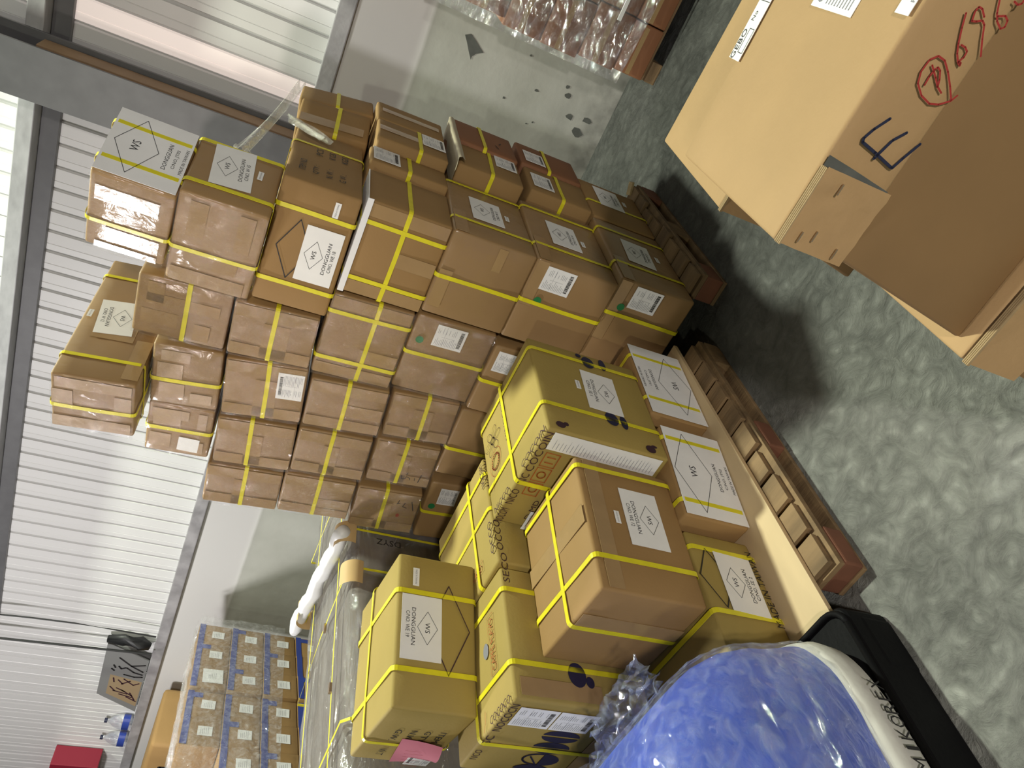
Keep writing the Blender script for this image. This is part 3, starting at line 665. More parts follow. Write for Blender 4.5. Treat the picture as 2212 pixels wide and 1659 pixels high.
for k, c, a_ in (('S', (-.085, .20), pi / 2), ('N1', (-.17, .06), 0)):
    pr(k, 'T', text('CAFFE FLAVO', c[0], c[1], .15, .022, a_) + ribbon(rot2(c[0], c[1], a_, [(-.085, -.018), (.085, -.018), (.085, .018), (-.085, .018), (-.085, -.018)]), .0012), 'orange_ink', name='printed_logotype')
pr('S', 'T', [oval(-.125, .20, .016, .022)], 'ink_grey', name='printed_cup')
pr('S', 'T', ribbon([(-.16, .05), (-.165, .02), (-.175, .003)], .002), 'orange_ink', name='pen_mark')
# scrawled numbers
pr('D3', 'F', ribbon([(-.140, .095), (-.148, .096)], .003) + ribbon([(-.155, .115), (-.172, .113), (-.17, .098), (-.158, .095), (-.165, .08), (-.172, .08)], .0025) + ribbon([(-.172, .06), (-.16, .062)], .0025) + ribbon([(-.14, .04), (-.178, .045)], .0035), 'ink', name='scrawl')
pr('E3', 'F', ribbon([(-.04, .085), (-.06, .09), (-.055, .08)], .003) + ribbon([(-.05, .06), (-.07, .066), (-.075, .05)], .003) + ribbon([(-.04, .035), (-.085, .02)], .0035), 'ink', name='scrawl')
pr('E3', 'F', [oval(-.12, .075, .01, .007)], 'red_ink', name='red_spot')
pr('Q3', 'R', ribbon([(.09, .09), (.06, .08)], .004) + ribbon([(.12, .07), (.14, .06)], .004), 'ink', name='scrawl')
# packing tape patches
def tp(k, f, rects, mat='tape'): tape(CT[k], FC[k][f], rects, mat)
for k in ('A1', 'A2', 'A3'):
    w, d, h = BOX[k][3:6]; tp(k, 'R', [(.0, h - .05, .17, h - .004)]); tp(k, 'F', [(-w * .55, h - .045, -.004, h - .004)] if k != 'A3' else [(-w * .9, h - .05, -w * .45, h - .006), (-w * .3, .10, -.01, .13)])
for k in ('B4', 'B5', 'C3', 'C4', 'D3', 'D4', 'E3', 'E4', 'E5', 'D5', 'C5', 'A4'):
    w, d, h = BOX[k][3:6]; rr = random.Random(k); a = w * rr.uniform(.35, .6)
    tp(k, 'F', [(-w + .006, .004, -w + .05, h * .98), (-.05, h * .02, -.006, h - .006)]); tp(k, 'F', [(-w * .95, h * rr.uniform(.3, .5), -w * .3, h * .55 + .02)] if rr.random() < .6 else [(-a - .05, .006, -a, h * .5)], 'tape')
w, d, h = BOX['A7'][3:6]
tp('A7', 'F', [(-.10, .035, -.045, .20), (-.255, .02, -.20, .165), (-.292, .02, -.268, .19)], 'tape_pale')
w, d, h = BOX['A6'][3:6]
tp('A6', 'F', [(-.15, .16, -.02, .21), (-.16, .03, -.02, .075), (-.335, .02, -.28, .235), (-.26, .05, -.2, .12)], 'tape')
tp('B6', 'F', [(-.10, .03, -.06, .25), (-.17, .15, -.12, .26), (-.2, .05, -.14, .10), (-.09, .20, -.02, .25)], 'tape')
tp('C6', 'F', [(-.06, .10, -.02, .19), (-.13, .12, -.07, .20), (-.21, .11, -.15, .19), (-.22, .02, -.18, .09)], 'tape_pale')
tp('D6', 'F', [(-.06, .08, -.02, .2), (-.19, .13, -.13, .2), (-.2, .02, -.15, .10), (-.09, .02, -.02, .05)], 'tape_pale')
obj('document_pouch', sheet(FC['D6']['F'], (-.055, .15), .07, .09, .05, .0022), 'tape_pale', CT['D6'])
obj('torn_label', sheet(FC['D6']['F'], (-.165, .07), .06, .07, -.05, .0022), 'paper', CT['D6'])
tp('G7', 'F', [(-.215, .01, -.17, .24), (-.05, .01, -.01, .23), (-.13, .18, -.06, .24), (-.12, .01, -.06, .06)], 'tape_pale')
tp('G7', 'R', [(.02, .0, .22, .05), (.2, .06, .3, .19)], 'tape')
w, d, h = BOX['WE12'][3:6]
tp('WE12', 'T', [(-w + .004, .20, -.004, .255)]); tp('WE12', 'F', [(-.16, .006, -.10, h - .006)]); tp('WE12', 'R', [(.008, .235, .415, .278)])
tp('M4', 'R', [(.09, .05, .14, .26)], 'tape_pale'); tp('Q4', 'R', [(.09, .02, .13, .25)], 'tape_pale'); tp('P5', 'R', [(.03, .02, .08, .25)], 'tape')
w, d, h = BOX['S'][3:6]
tp('S', 'R', [(.012, .14, .06, .37)]); tp('S', 'F', [(-w + .02, .02, -.02, .10)])
# film on the wrapped front faces
for i, k in enumerate('B3 B4 B5 B6 C3 C4 C5 C6 D3 D4 D5 D6 E3 E4 E5 A7 A6 G7'.split()):
    w, d, h = BOX[k][3:6]; face_film(CT[k], FC[k]['F'], -w, .0, 0, h, i * 7.7)
# white foam sheet edge on the crossed-strap carton, folded foam on the right-hand small cartons
x, y, z, w, d, h, a, rl = BOX['A4']
fo = empty('foam_sheet', (x, y, z + h), (0, 0, a), 'thin white foam sheet edge on top of the carton with crossed straps', 'foam')
bm = bmesh.new(); box(bm, (-w + .004, -.012, .0015), (.008, d - .03, .005))
box(bm, (-w + .004, -.014, -.014), (.008, -.011, .005)); obj('foam', bm, 'foam', fo)
bm = bmesh.new()
for j in range(9):
    y_ = 2.70 + j * .062; hgt = .018 + .028 * sin(j / 8 * pi) ** 2 * (1 if j > 4 else .5) + (.015 if j == 7 else 0)
    row = [bm.verts.new((-.770 + dx, y_, 1.001 + dz)) for dx, dz in ((-.1, .001), (-.02, .004), (.012, hgt * .4), (.016, -.004), (.008, -.018))]
    if j:
        for q in range(4): bm.faces.new((prev[q], prev[q + 1], row[q + 1], row[q]))
    prev = row
tag(obj('foam_edge_strip', bm, 'foam_pale', None, True), 'crumpled pale foam strip along the top of the third-layer small cartons by the wall', 'foam')

# strands of stretch film from the stack top
st = empty('stretch_film_strands', (-.86, 2.86, 1.56), label='twisted clear film strands stretched from the top rear carton to the WS sticker carton', cat='film')
def strand(p0, p1, w0, w1, sag, name):
    p0, p1 = Vector(p0), Vector(p1)
    def fn(a, b):
        p = p0.lerp(p1, a); wd = w0 + (w1 - w0) * a
        return p + Vector((.012 * sin(b * 9 + a * 3), .01 * cos(b * 7), (b - .5) * wd - sag * sin(pi * a))) - Vector((-.86, 2.86, 1.56))
    wrinkle_sheet(fn, 20, 8, 'film_strand', st, name)
strand((-.80, 3.0, 1.585), (-.93, 2.50, 1.70), .03, .05, .01, 'film_strand')
strand((-.93, 2.50, 1.70), (-.96, 2.40, 1.66), .05, .09, .0, 'film_strand')
strand((-.855, 2.74, 1.59), (-.845, 2.62, 1.46), .02, .05, .0, 'film_strand')
def fband(a, b):
    return Vector((-.838 + .006 * sin(b * 8), 2.52 + .05 * b + .35 * a, 1.50 - .02 * a - .03 * b)) - Vector((-.86, 2.86, 1.56))
# scuffed film flap hanging over the WE12 corner
# ------------------------------------------------------------------ pallets
def wood_pallet(label, x0, x1, y0, y1, ztop, nb, mats=('wood',), seed=1, skip=()):
    rnd = random.Random(seed); P = empty('wooden_pallet', ((x0 + x1) / 2, (y0 + y1) / 2, 0), label=label, cat='pallet')
    o = Vector(((x0 + x1) / 2, (y0 + y1) / 2, 0))
    T = Matrix.Translation(-o); t1, t2, tb = .018, .018, .014
    L = y1 - y0; bw = L / nb
    for i in range(nb):
        g = rnd.uniform(.012, .03); e = rnd.uniform(-.008, .012); dz = rnd.uniform(-.003, 0)
        obj('deck_board', bbox((x0, y0 + i * bw + g / 2, ztop - t1 + dz), (x1 - .012 + e, y0 + (i + 1) * bw - g / 2, ztop + dz), .002, T), 'wood', P)
    for j, xx in enumerate((x0 + .05, (x0 + x1) / 2, x1 - .048)):
        obj('stringer_board', bbox((xx - .05, y0 + .0, ztop - t1 - t2 - .004), (xx + .052, y1, ztop - t1 - .004), .002, T), 'wood', P)
        for yy in (y0 + .065, (y0 + y1) / 2, y1 - .065):
            bx = bbox((xx - .05, yy - .062 + rnd.uniform(-.006, .006), tb), (xx + .05 + rnd.uniform(-.004, .008), yy + .062, ztop - t1 - t2 - .005), .006, T)
            obj('block', bx, 'wood_red' if rnd.random() < .4 else 'wood', P)
        obj('bottom_board', bbox((xx - .05, y0, 0), (xx + .05, y1, tb), .002, T), 'wood', P)
    return P, T
wood_pallet('worn wooden pallet carrying the tall wrapped carton stack', -2.22, -.742, 2.352, 3.245, .1245, 8, seed=5)
PB_, TB_ = wood_pallet('worn wooden pallet under the low group of cartons', -1.99, -.918, 1.150, 2.175, .114, 9, seed=11)
ps = obj('plywood_sheet', bbox((-1.96, 1.040, .1145), (-.985, 2.235, .130), .002), 'ply'); tag(ps, 'thin pale plywood sheet between the low pallet and its cartons', 'board')
ch = bbox((-.06, -.02, 0), (.0, .02, .012), .003); o = obj('lit_board_end', ch, 'wood_end_lit'); o.location = (-.735, 3.245, .1255); o.rotation_euler = (0, -.15, .3)  # added pale piece paints the lamplight on a deck board's end
tag(o, 'added pale piece for the lit deck board end at the far corner of the tall stack pallet', 'board end')
# black plastic pallet
bp = empty('plastic_pallet', (-1.45, .45, 0), label='black plastic pallet under the blue wrapped bundle', cat='pallet')
def rrect(x0, x1, y0, y1, r, n=5):
    pts = []
    for cx, cy, a0 in ((x1 - r, y1 - r, 0), (x0 + r, y1 - r, pi / 2), (x0 + r, y0 + r, pi), (x1 - r, y0 + r, 3 * pi / 2)):
        for i in range(n + 1): a = a0 + i * pi / 2 / n; pts.append((cx + r * cos(a), cy + r * sin(a)))
    return pts
def loft(levels, mat, name, parent, org, smooth=True, cap=True):
    bm = bmesh.new(); rs = []
    for pts, z in levels: rs.append([bm.verts.new((x - org[0], y - org[1], z - org[2])) for x, y in pts])
    n = len(rs[0])
    for a, b in zip(rs[:-1], rs[1:]):
        for k in range(n): bm.faces.new((a[k], a[(k + 1) % n], b[(k + 1) % n], b[k]))
    if cap: bm.faces.new(rs[-1]); bm.faces.new(rs[0][::-1])
    return obj(name, bm, mat, parent, smooth)
og = (-1.45, .45, 0)
loft([(rrect(-2.0, -.950, -.16, 1.045, .03), 0), (rrect(-2.0, -.945, -.16, 1.05, .03), .01), (rrect(-1.995, -.945, -.16, 1.05, .035), .128), (rrect(-1.99, -.95, -.155, 1.045, .03), .134)], 'plastic_black', 'pallet_body', bp, og, False)
bm = bmesh.new(); R_ = rrect(-1.99, -.952, -.15, 1.043, .05)
tube(bm, [(x - og[0], y - og[1], .140) for x, y in R_ + R_[:1]], .008, 6); obj('pallet_rim', bm, 'plastic_black', bp, True)
for (x_, y_) in ((-.99, .95), (-.99, .45), (-.99, -.05)):
    obj('pallet_foot', bbox((x_ - .05 - og[0], y_ - .07 - og[1], 0), (x_ + .047 - og[0], y_ + .07 - og[1], .10), .012), 'plastic_black', bp)

# ------------------------------------------------------------------ blue wrapped bundle
bb = empty('wrapped_bundle', (-1.32, .42, .14), label='bulging blue bundle in crinkled clear film with white printed base band', cat='bundle')
og = (-1.32, .42, .14)
def sup(sx, sy, z, cx=-1.33, cy=.40, n=72, p=6.0):
    out = []
    for i in range(n):
        a = 2 * pi * i / n; c, s = cos(a), sin(a)
        out.append((cx + sx * math.copysign(abs(c) ** (2 / p), c), cy + sy * math.copysign(abs(s) ** (2 / p), s), z))
    return out
LV = [(.378, .592, .149), (.392, .600, .175), (.396, .602, .22), (.386, .596, .255)]
LB = [(.378, .588, .235), (.374, .584, .30), (.366, .575, .38), (.352, .556, .45), (.334, .526, .51), (.305, .478, .565), (.27, .42, .61), (.22, .35, .65), (.15, .24, .675), (.07, .12, .688)]
def dome(levels, mat, name, amp, off=0, seed=0, fine=0):
    bm = bmesh.new(); rs = []
    for (sx, sy, z) in levels:
        row = []
        for i, (x, y, zz) in enumerate(sup(sx + off, sy + off, z + off * (1 if z > .3 else 0))):
            v = Vector((x, y, zz)); k = amp * (noise.noise(v * 6 + Vector((seed, 0, 0))) + .5 * noise.noise(v * 15)) + fine * noise.noise(v * 45)
            n_ = Vector((x + 1.33, y - .4, .25)).normalized(); v += n_ * k; row.append(bm.verts.new(v - Vector(og)))
        rs.append(row)
    n = len(rs[0])
    for a, b in zip(rs[:-1], rs[1:]):
        for k in range(n): bm.faces.new((a[k], a[(k + 1) % n], b[(k + 1) % n], b[k]))
    bm.faces.new(rs[-1])
    return obj(name, bm, mat, bb, True)
def dense(L, m):
    out = []
    for (a, b) in zip(L[:-1], L[1:]):
        for i in range(m): out.append(tuple(a[q] + (b[q] - a[q]) * i / m for q in range(3)))
    return out + [L[-1]]
dome(dense(LV, 2), 'fabric_white', 'white_base_band', .004, 0, 3)
dome(dense(LB, 2), 'blue_sheet', 'blue_bundle', .010, 0, 1)
dome(dense(LB, 5), 'film_blue', 'stretch_film', .010, .008, 1, .006)
def bandtext(u, v, n):   # lettering wraps on the flat right side of the band
    return Vector((-.9535 - og[0] - .02 * (u - .5) ** 2, u - og[1], v - og[2]))
P = []
s_ = 'MIKOREX'
for i, c_ in enumerate(s_):
    wd = (.026, .008, .022, .025, .022, .019, .023)[i]
    P += text(c_, .648 + i * .0272 - (.006 if i == 0 else 0), .202, wd, .034)
def bt(u, v, n): return Vector((-.9275 - og[0] - .9 * max(0, u - .78) ** 2, u - og[1], v - og[2]))
obj('printed_brand_text', flat(bt, P, 0), 'ink', bb)
# loose film tufts
def tuft(c, du, dv, seed):
    def fn(a, b):
        p = Vector(c) + Vector(du) * (a - .5) + Vector(dv) * (b - .0)
        return p + Vector((.02 * noise.noise(Vector((a * 7, b * 7, seed))), .02 * noise.noise(Vector((a * 6, b * 8, seed + 3))), .03 * noise.noise(Vector((a * 8, b * 6, seed + 6))))) - Vector(og)
    wrinkle_sheet(fn, 22, 14, 'film_blue', bb)
tuft((-1.30, .925, .52), (.22, .05, -.02), (.0, .06, .06), 2); tuft((-1.50, .86, .50), (.22, .08, -.02), (-.03, .05, .06), 9); tuft((-1.62, .72, .46), (.1, .25, 0), (-.05, .02, .05), 19)
def fn(a, b): 
    return Vector((-1.335 - .11 * a, .72 + .12 * a + .04 * b, .665 - .03 * a + .10 * (b - .5) * (1 - a * .3) + .02 * sin(a * 6)))
tag(wrinkle_sheet(fn, 12, 6, 'red_cloth', None, 'red_tag'), 'small red plastic tag sticking out left of the blue bundle', 'tag')

# ------------------------------------------------------------------ big telescoping cartons on the right
def tele(key, label, x, y, z, w, d, lid, body, yaw, grp):
    r = empty('telescoping_carton', (x, y, z - body), (0, 0, yaw), label, 'box', grp)
    bm = rbox(w, d, lid, .006, 8, .002, 3); bm.transform(Matrix.Translation((0, 0, body)))
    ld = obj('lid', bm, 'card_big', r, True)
    # body: sleeve bulging a little at the lower left
    bm = rbox(w - .016, d - .016, body + .01, .006, 5, .004, 8)
    for v in bm.verts:
        t = 1 - v.co.z / body; v.co.x -= .008; v.co.y += .008
        if v.co.x < -w * .5: v.co.x -= .045 * max(0, t) * (-v.co.x / w)
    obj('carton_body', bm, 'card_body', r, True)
    return r, ld
L1, LD1 = tele('L1', 'large tan telescoping carton with E and 696 in marker, at the right', .4038, .9608, .78, .62, .386, .1203, .295, .0188, 'telescoping cartons')
# folded corner flap at the lid's left end: layered edges, lifted flap and staples
f1 = lambda u, v, n: Vector((u, -.004 - n, .295 + v))
bm = bmesh.new()
def fn(a, b):
    u = -.619 + .118 * a; v = .118 - .116 * b
    lift = .010 * a * (1 - .5 * b) + .004 * noise.noise(Vector((a * 5, b * 5, 2)))
    return f1(u, v, .003 + lift)
wrinkle_sheet(fn, 10, 8, 'card_big', LD1, 'corner_flap')
bm = bmesh.new()
for i in range(4):
    b0 = -.005 - .0032 * i
    box(bm, (-.619, b0 - .0012, .295 + .1165), (-.503, b0 + .0012, .295 + .1205 - .0006 * i))
obj('layered_edges', bm, 'card_edge', LD1)
bm = bmesh.new(); bm.faces.new([bm.verts.new(f1(u, v, .0012)) for u, v in ((-.503, .119), (-.488, .119), (-.492, .075), (-.500, .004), (-.506, .004))]); obj('fold_gap_shade', bm, 'dark_mark', LD1)  # dark face paints the shade beside the lifted flap
for (u, v) in ((-.521, .084), (-.600, .092), (-.592, .072), (-.604, .026)):
    a_ = (u + .619) / .118; n_ = .005 + .011 * a_
    bm = bmesh.new(); box(bm, (u - .008, -.004 - n_ - .002, .295 + v - .0012), (u + .008, -.004 - n_, .295 + v + .0012)); obj('staple', bm, 'staple_metal', LD1)
ST = {'blue_ink':([[(-.418,.071),(-.437,.083),(-.452,.089),(-.457,.087),(-.462,.061),(-.470,.025)],[(-.424,.036),(-.439,.048),(-.469,.057)],[(-.429,.007),(-.453,.017),(-.470,.023)]],.0042),
 'red_ink':([[(-.359,.002),(-.368,.006),(-.378,.019),(-.382,.032),(-.378,.05),(-.368,.065),(-.355,.071),(-.339,.07),(-.331,.062),(-.332,.05),(-.341,.036),(-.354,.02),(-.367,.006)],
 [(-.343,.062),(-.353,.047),(-.361,.036),(-.365,.026)],[(-.366,.055),(-.355,.056),(-.346,.055),(-.342,.053),(-.344,.047),(-.353,.04),(-.361,.036)],
 [(-.278,.063),(-.293,.056),(-.309,.047),(-.319,.04),(-.327,.031),(-.329,.026),(-.326,.027),(-.326,.031),(-.319,.028),(-.312,.029),(-.309,.035),(-.309,.042)],
 [(-.272,.037),(-.266,.046),(-.266,.052),(-.272,.053),(-.282,.049),(-.28,.043),(-.276,.036),(-.279,.03),(-.293,.02),(-.309,.007)],
 [(-.235,.048),(-.246,.034),(-.262,.024),(-.269,.017),(-.274,.006),(-.27,.002),(-.263,.004),(-.26,.011),(-.264,.02)],[(-.243,.012),(-.244,.005),(-.241,.001),(-.236,.001)]],.0026)}
for m_, (S_, w_) in ST.items():
    P = []
    for s_ in S_: P += ribbon(s_, w_)
    obj('marker_writing', flat(f1, P, .003), m_, LD1)
ft = lambda u, v, n: Vector((u, v, .295 + .1203 + .003 + n))
lb = obj('inspection_strip_label', sheet(ft, (-.368, .383), .15, .040, .0, .001), 'paper', LD1)
obj('print', flat(ft, text('GEBO', -.418, .394, .05, .014) + ribbon([(-.43, .382), (-.39, .382), (-.39, .366), (-.43, .366), (-.43, .382)], .0012) + ribbon([(-.345, .364), (-.345, .402)], .0012) + ribbon([(-.332, .364), (-.332, .402)], .0012) + text('No', -.37, .39, .016, .01), .0016), 'ink', lb)
lb = obj('address_label', sheet(ft, (-.245, .180), .17, .116, .0, .001), 'paper', LD1)
P = text('6', -.316, .222, .014, .020) + ribbon([(-.298, .234), (-.255, .234), (-.255, .212), (-.298, .212), (-.298, .234)], .001)
for i in range(9): P += ribbon([(-.322, .200 - i * .008), (-.322 + random.uniform(.04, .14), .200 - i * .008)], .0016)
obj('print', flat(ft, P, .0016), 'ink_grey', lb)
lb = obj('report_label', sheet(ft, (-.225, .0045), .165, .032 - .0, .0, .001) if False else sheet(ft, (-.228, .021), .162, .030, 0, .001), 'paper', LD1)
obj('print', flat(ft, text('INSPECTION', -.25, .027, .085, .0075) + text('REPORT', -.266, .013, .055, .0075), .0016), 'ink_grey', lb)
L0, LD0 = tele('L0', 'large tan telescoping carton under the one marked E, its lid corner sticking out', .345, .930, .364, .62, .40, .1203, .363, .0, 'telescoping cartons')
def fn(a, b): return Vector((-.621 + .13 * a, -.008 - .012 * a, .363 + .118 - .118 * b))
wrinkle_sheet(fn, 6, 4, 'card_big', LD0, 'corner_flap')
bm = bmesh.new()
for i in range(4): box(bm, (-.621, -.009 - .0035 * i, .363 + .1165), (-.40, -.0065 - .0035 * i, .363 + .1215))
obj('layered_edges', bm, 'card_edge', LD0)
L2, LD2 = tele('L2', 'second large tan telescoping carton standing behind the one marked E', .3183, 1.3772, .6244, .62, .393, .1195, .262, -.0347, 'telescoping cartons')
def fn(a, b): return Vector((-.6205 + .12 * a, -.006 - .010 * a, .262 + .118 - .116 * b))
wrinkle_sheet(fn, 6, 4, 'card_big', LD2, 'corner_flap')
bm = bmesh.new()
for i in range(3): box(bm, (-.621, -.008 - .0035 * i, .262 + .1165), (-.50, -.0055 - .0035 * i, .262 + .1215))
obj('layered_edges', bm, 'card_edge', LD2)
tele('L3', 'large tan telescoping carton at the bottom of the rear telescoping pair', .318, 1.38, .242, .62, .385, .12, .2415, -.0347, 'telescoping cartons')

# ------------------------------------------------------------------ reddish cartons by the wall, right background
bg0 = (-.41, 3.865)
pal = empty('wooden_pallet', (.2, 4.03, 0), label='dark pallet under the reddish film-wrapped cartons by the wall', cat='pallet')
for x_ in (-.52, .1, .7): obj('block', bbox((x_ - .08, -.16, .0), (x_ + .02, .15, .055), .004), 'wood', pal)
for y_ in (-.14, -.02, .1): obj('deck_board', bbox((-.60, y_, .0555), (.9, y_ + .08, .072), .002), 'wood', pal)
zz = .073
k_ = 0
for lv in range(6):
    hh = (.162, .195, .198, .196, .198, .196)[lv]; xx = bg0[0] + (.0, -.012, -.03, -.028, 0, .005)[lv]
    for c_ in range(4):
        ww = (.245, .26, .255, .25)[(c_ + lv) % 4]
        col_n = ('left end', 'second from the left', 'third from the left', 'fourth from the left')[c_]
        row_n = ('bottom', 'second', 'third', 'fourth', 'fifth', 'top')[lv]
        r = empty('red_carton', (xx + ww, bg0[1] + .004 * (c_ % 2), zz), label=f'reddish carton in the {row_n} layer by the wall, {col_n}', cat='box', group='reddish film-wrapped cartons by the wall')
        obj('carton_body', rbox(ww - .006, .30, hh - .004, .006, 4, .003, k_), 'card_red', r, True)
        F_ = Face('F', ww, .3, hh); tape(r, F_, [(-ww + .01, hh * .46, -.012, hh * .60)])
        k_ += 1; xx += ww
    zz += hh
fw = empty('stretch_film_wrap', (-.3, 3.84, .3), label='crinkled clear film around the reddish cartons by the wall', cat='film')
def fn(a, b):
    u, v = a, b; x_ = -.455 + 1.05 * u; z_ = .20 + 1.0 * v - .05 * u
    q = Vector((x_, z_, 0)); e = noise.noise(q * 9) * .012 + noise.noise(q * 30) * .006
    return Vector((x_, 3.836 - abs(e) - .012, z_)) - Vector((-.3, 3.84, .3))
wrinkle_sheet(fn, 70, 60, 'film_wall', fw)
ob = obj('shipping_strap', bbox((-.2, 3.815, .315), (.7, 3.822, .333), 0), 'paper'); 
tag(ob, 'white packing strap with metal buckle running across the reddish cartons', 'strap')
bm = bmesh.new()
for i in range(3): box(bm, (-.06 + i * .011, 3.810, .311), (-.054 + i * .011, 3.826, .337))
b2 = obj('buckle', bm, 'staple_metal', ob)
bm = bmesh.new()
def fn(a, b): return Vector((.02 + .10 * a + .03 * sin(b * 5), 3.80 - .02 * sin(a * 4), .42 + .42 * b))
tag(wrinkle_sheet(fn, 8, 12, 'junk_dark', None, 'dark_strip'), 'dark plastic strip hanging over the film on the reddish cartons', 'plastic')

# ------------------------------------------------------------------ white film-wrapped bale behind on the left
ba = empty('wrapped_bale', (-2.52, 1.8, 0), label='long greyish bale wrapped in cloudy film with yellow straps, left of the cartons', cat='bale')
og = (-2.52, 1.8, 0)
bm = rbox(.64, 2.3, .80, .03, 12, .01, 5); bm.transform(Matrix.Translation((-2.205 - og[0], .66 - og[1], .12))); obj('bale_core', bm, 'core_grey', ba, True)
def wrapfn(seed, off):
    def fn(a, b):      # a along y, b across: right side bottom -> top -> left side bottom
        y_ = .64 + 2.34 * a
        per = [(-2.195, .13), (-2.195, .90), (-2.215, .93), (-2.52, .937), (-2.825, .93), (-2.85, .90), (-2.85, .13)]
        s = b * 6; i = min(int(s), 5); t = s - i; x_ = per[i][0] + (per[i + 1][0] - per[i][0]) * t; z_ = per[i][1] + (per[i + 1][1] - per[i][1]) * t
        q = Vector((x_ * 9, y_ * 3.2, z_ * 9)); e = .012 * noise.noise(q + Vector((seed, 0, 0))) + .006 * noise.noise(q * 3)
        nx = .6 if b < .3 else (-.6 if b > .7 else 0)
        return Vector((x_ + nx * (abs(e) + off), y_, z_ + (abs(e) + off) * (1 if .15 < b < .85 else 0))) - Vector(og)
    return fn
wrinkle_sheet(wrapfn(1, .006), 90, 48, 'film_bale', ba)
def bstrap(pts, w=.012):
    bm = bmesh.new(); prev = None
    for i, p in enumerate(pts):
        p = Vector(p) - Vector(og); a = Vector(pts[max(i - 1, 0)]); b = Vector(pts[min(i + 1, len(pts) - 1)]); t = (b - a).normalized()
        n_ = Vector((0, 0, 1)) if abs(t.z) < .7 else Vector((1, 0, 0)); s_ = t.cross(n_).normalized() * w / 2
        row = [bm.verts.new(p - s_), bm.verts.new(p + s_)]
        if prev: bm.faces.new((prev[0], prev[1], row[1], row[0]))
        prev = row
    return obj('strap', bm, 'strap', ba)
for x_ in (-2.325, -2.70): bstrap([(x_, .62, .2), (x_, .63, .94), (x_, .9, .955), (x_, 1.8, .957), (x_, 2.9, .955), (x_, 2.99, .9)])
for (yr, yl) in ((2.04, 1.90), (1.42, 1.32), (2.62, 2.66), (2.24, 2.30)): bstrap([(-2.172, yr, .3), (-2.176, yr, .93), (-2.20, yr, .955), (-2.52, (yr + yl) / 2, .962), (-2.86, yl, .955), (-2.875, yl, .5)])
bm = bmesh.new()
for (x_, y_) in ((-2.46, 1.97), (-2.325, 1.62), (-2.33, 1.25)): box(bm, (x_ - .008 - og[0], y_ - .018 - og[1], .957), (x_ + .008 - og[0], y_ + .018 - og[1], .966))
obj('strap_seals', bm, 'staple_metal', ba)
fR = lambda u, v, n: Vector((-2.170 - og[0], u - og[1], v - og[2]))
obj('printed_text', flat(fR, text('DSYZ', 2.19, .80, .1, .03, pi / 2), 0), 'ink', ba)
ro = empty('foam_roll', (-2.55, 2.25, .985), label='white foam tube lying across the bale under tan edge protectors', cat='tube')
bm = bmesh.new(); n_ = 18; pts = [(-2.16 - .80 * i / n_ + 2.55, 2.20 + .13 * i / n_ - 2.25 + .008 * sin(i), .0 + .004 * sin(i * 1.7)) for i in range(n_ + 1)]
tube(bm, pts, [.026] + [.031 + .003 * sin(i * 2.3) for i in range(n_ - 1)] + [.02], 12); obj('tube', bm, 'foam', ro, True)
def protector(cx, cy, cz, ang, nm):
    bm = bmesh.new(); rs = []
    for i in range(9):
        a = -pi * .15 + i / 8 * pi * .75
        rs.append([bm.verts.new((.052 * cos(a), s * .05, .052 * sin(a))) for s in (-1, 1)])
    for a, b in zip(rs[:-1], rs[1:]): bm.faces.new((a[0], a[1], b[1], b[0]))
    o = obj('edge_protector', bm, 'protector', None, True); o.location = (cx, cy, cz); o.rotation_euler = (0, 0, ang)
    return tag(o, nm, 'protector')
protector(-2.22, 2.22, .955, -.1, 'tan cardboard edge protector on the foam tube end beneath the carton stack')
protector(-2.80, 2.31, .955, pi - .1, 'tan cardboard edge protector at the far left end of the foam tube')
protector(-2.215, 2.02, .925, -.1, 'tan cardboard edge protector on the near side of the foam tube at the bale edge')

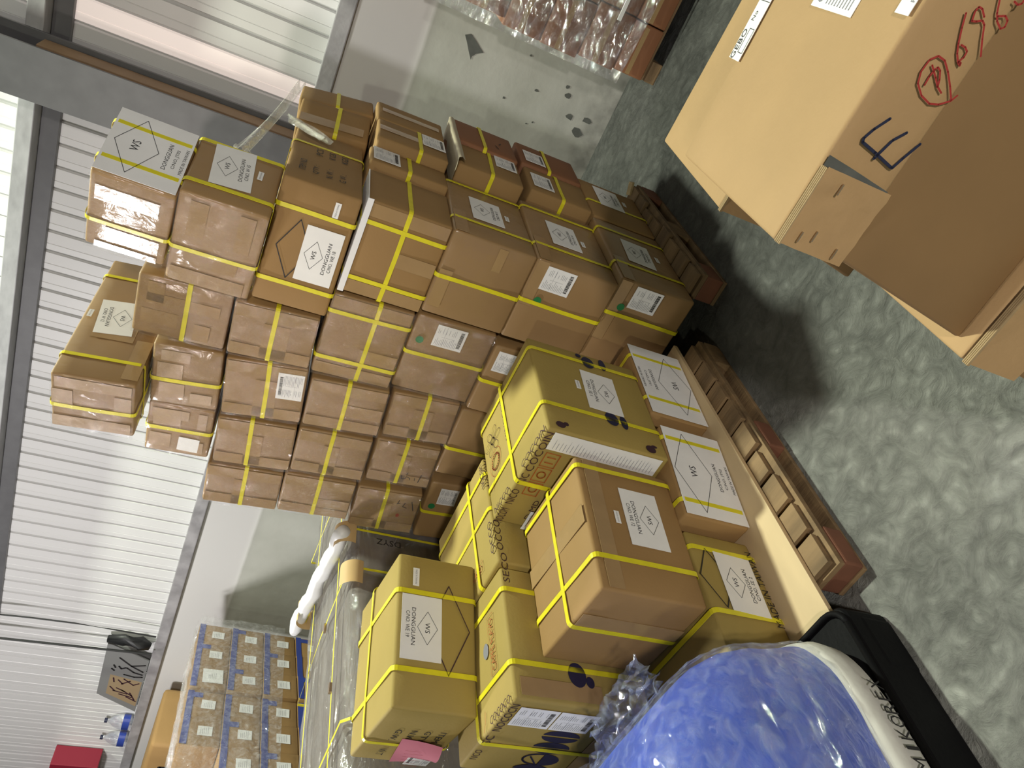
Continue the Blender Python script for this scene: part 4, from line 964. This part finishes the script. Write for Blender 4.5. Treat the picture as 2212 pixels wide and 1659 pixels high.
# ------------------------------------------------------------------ blue-taped cartons by the left wall
th = radians(22); O = Vector((-5.06, 3.93, 0))
ey = Vector((-sin(th), cos(th), 0)); ex = Vector((cos(th), sin(th), 0))
pal = empty('wooden_pallet', O - ey * .75 - ex * .17, (0, 0, th), 'pallet under the blue-taped cartons by the left wall', 'pallet')
for y_ in (-.7, 0, .68): obj('block', bbox((-.17, y_ - .06, 0), (.17, y_ + .06, .08), .004), 'wood', pal)
for x_ in (-.17, -.06, .05): obj('deck_board', bbox((x_, -.76, .0805), (x_ + .1, .75, .099), .002), 'wood', pal)
CW = .27
for lv in range(5):
    z_ = .10 + .2345 * lv; hh = .2335 if lv < 4 else .2335
    for c_ in range(6 if lv > 1 else 5):
        if lv == 4 and c_ == 5: continue
        p = O - ey * (CW * (c_ + 1)) + ex * (.012 * ((lv * 3 + c_) % 3)); p.z = z_
        row_n = ('bottom', 'second', 'third', 'fourth', 'top')[lv]; col_n = ('nearest the wall', 'second from the wall', 'third from the wall', 'fourth from the wall', 'fifth from the wall', 'farthest from the wall')[c_]
        r = empty('taped_carton', p, (0, 0, th), f'blue-taped brown carton in the {row_n} layer, {col_n}', 'box', 'blue-taped cartons by the left wall')
        obj('carton_body', rbox(.34, CW - .008, hh - .003, .006, 4, .003, lv * 7 + c_), 'card', r, True)
        F_ = Face('R', .34, CW, hh)
        tape(r, F_, [(.004, hh - .045, CW - .012, hh - .006)], 'blue_tape', .0014, 'blue_tape')
        if (lv + c_) % 2: tape(r, F_, [(CW * .72, hh - .10, CW * .9, hh - .045)], 'blue_tape', .0014, 'blue_tape')
        if lv > 0:
            big = (lv == 4 and c_ == 2)
            c0 = (CW * .48, hh * .40)
            lb = obj('white_label', sheet(F_, c0, .15 if big else .085, .13 if big else .085, .03 * ((c_ * 7) % 3 - 1), .0020), 'paper', r)
            P = []
            for q in range(5): P += ribbon([(c0[0] - .03, c0[1] + .025 - q * .011), (c0[0] + .01 + .006 * q, c0[1] + .025 - q * .011)], .0015)
            obj('print', flat(F_, P, .0026), 'ink_grey', lb)
fw = empty('stretch_film_wrap', O - ey * .9, (0, 0, th), 'shiny clear film over the blue-taped cartons by the left wall', 'film')
def fn(a, b):
    y_ = .92 - 1.75 * a; z_ = 1.325 - .62 * b - .05 * (1 - a)
    q = Vector((y_ * 4, z_ * 14, 0)); amp = .010 + .028 * max(0, a - .55)
    return Vector((.05 + .03 * a + amp * (noise.noise(q) + .6 * noise.noise(q * 3)), y_, z_))
wrinkle_sheet(fn, 80, 50, 'film_wall', fw)
def fn(a, b): return Vector((.04 - .36 * b + .02 * noise.noise(Vector((a * 20, b * 9, 1))), .90 - 1.6 * a, 1.285 + .02 * noise.noise(Vector((a * 14, b * 14, 5)))))
wrinkle_sheet(fn, 50, 16, 'film_wall', fw)
r = empty('tall_carton', (-6.18, 3.62, 0), label='tall brown carton with a printed black arrow at the far left by the wall', cat='box')
obj('carton_body', rbox(1.1, .5, 1.365, .03, 6, .006, 91), 'card', r, True)
F_ = Face('F', 1.1, .5, 1.365)
obj('printed_arrow', flat(F_, ribbon([(-.30, 1.25), (-.30, 1.12), (-.45, 1.12)], .03) + ribbon([(-.40, 1.17), (-.47, 1.12), (-.40, 1.07)], .03), .002), 'ink', r)
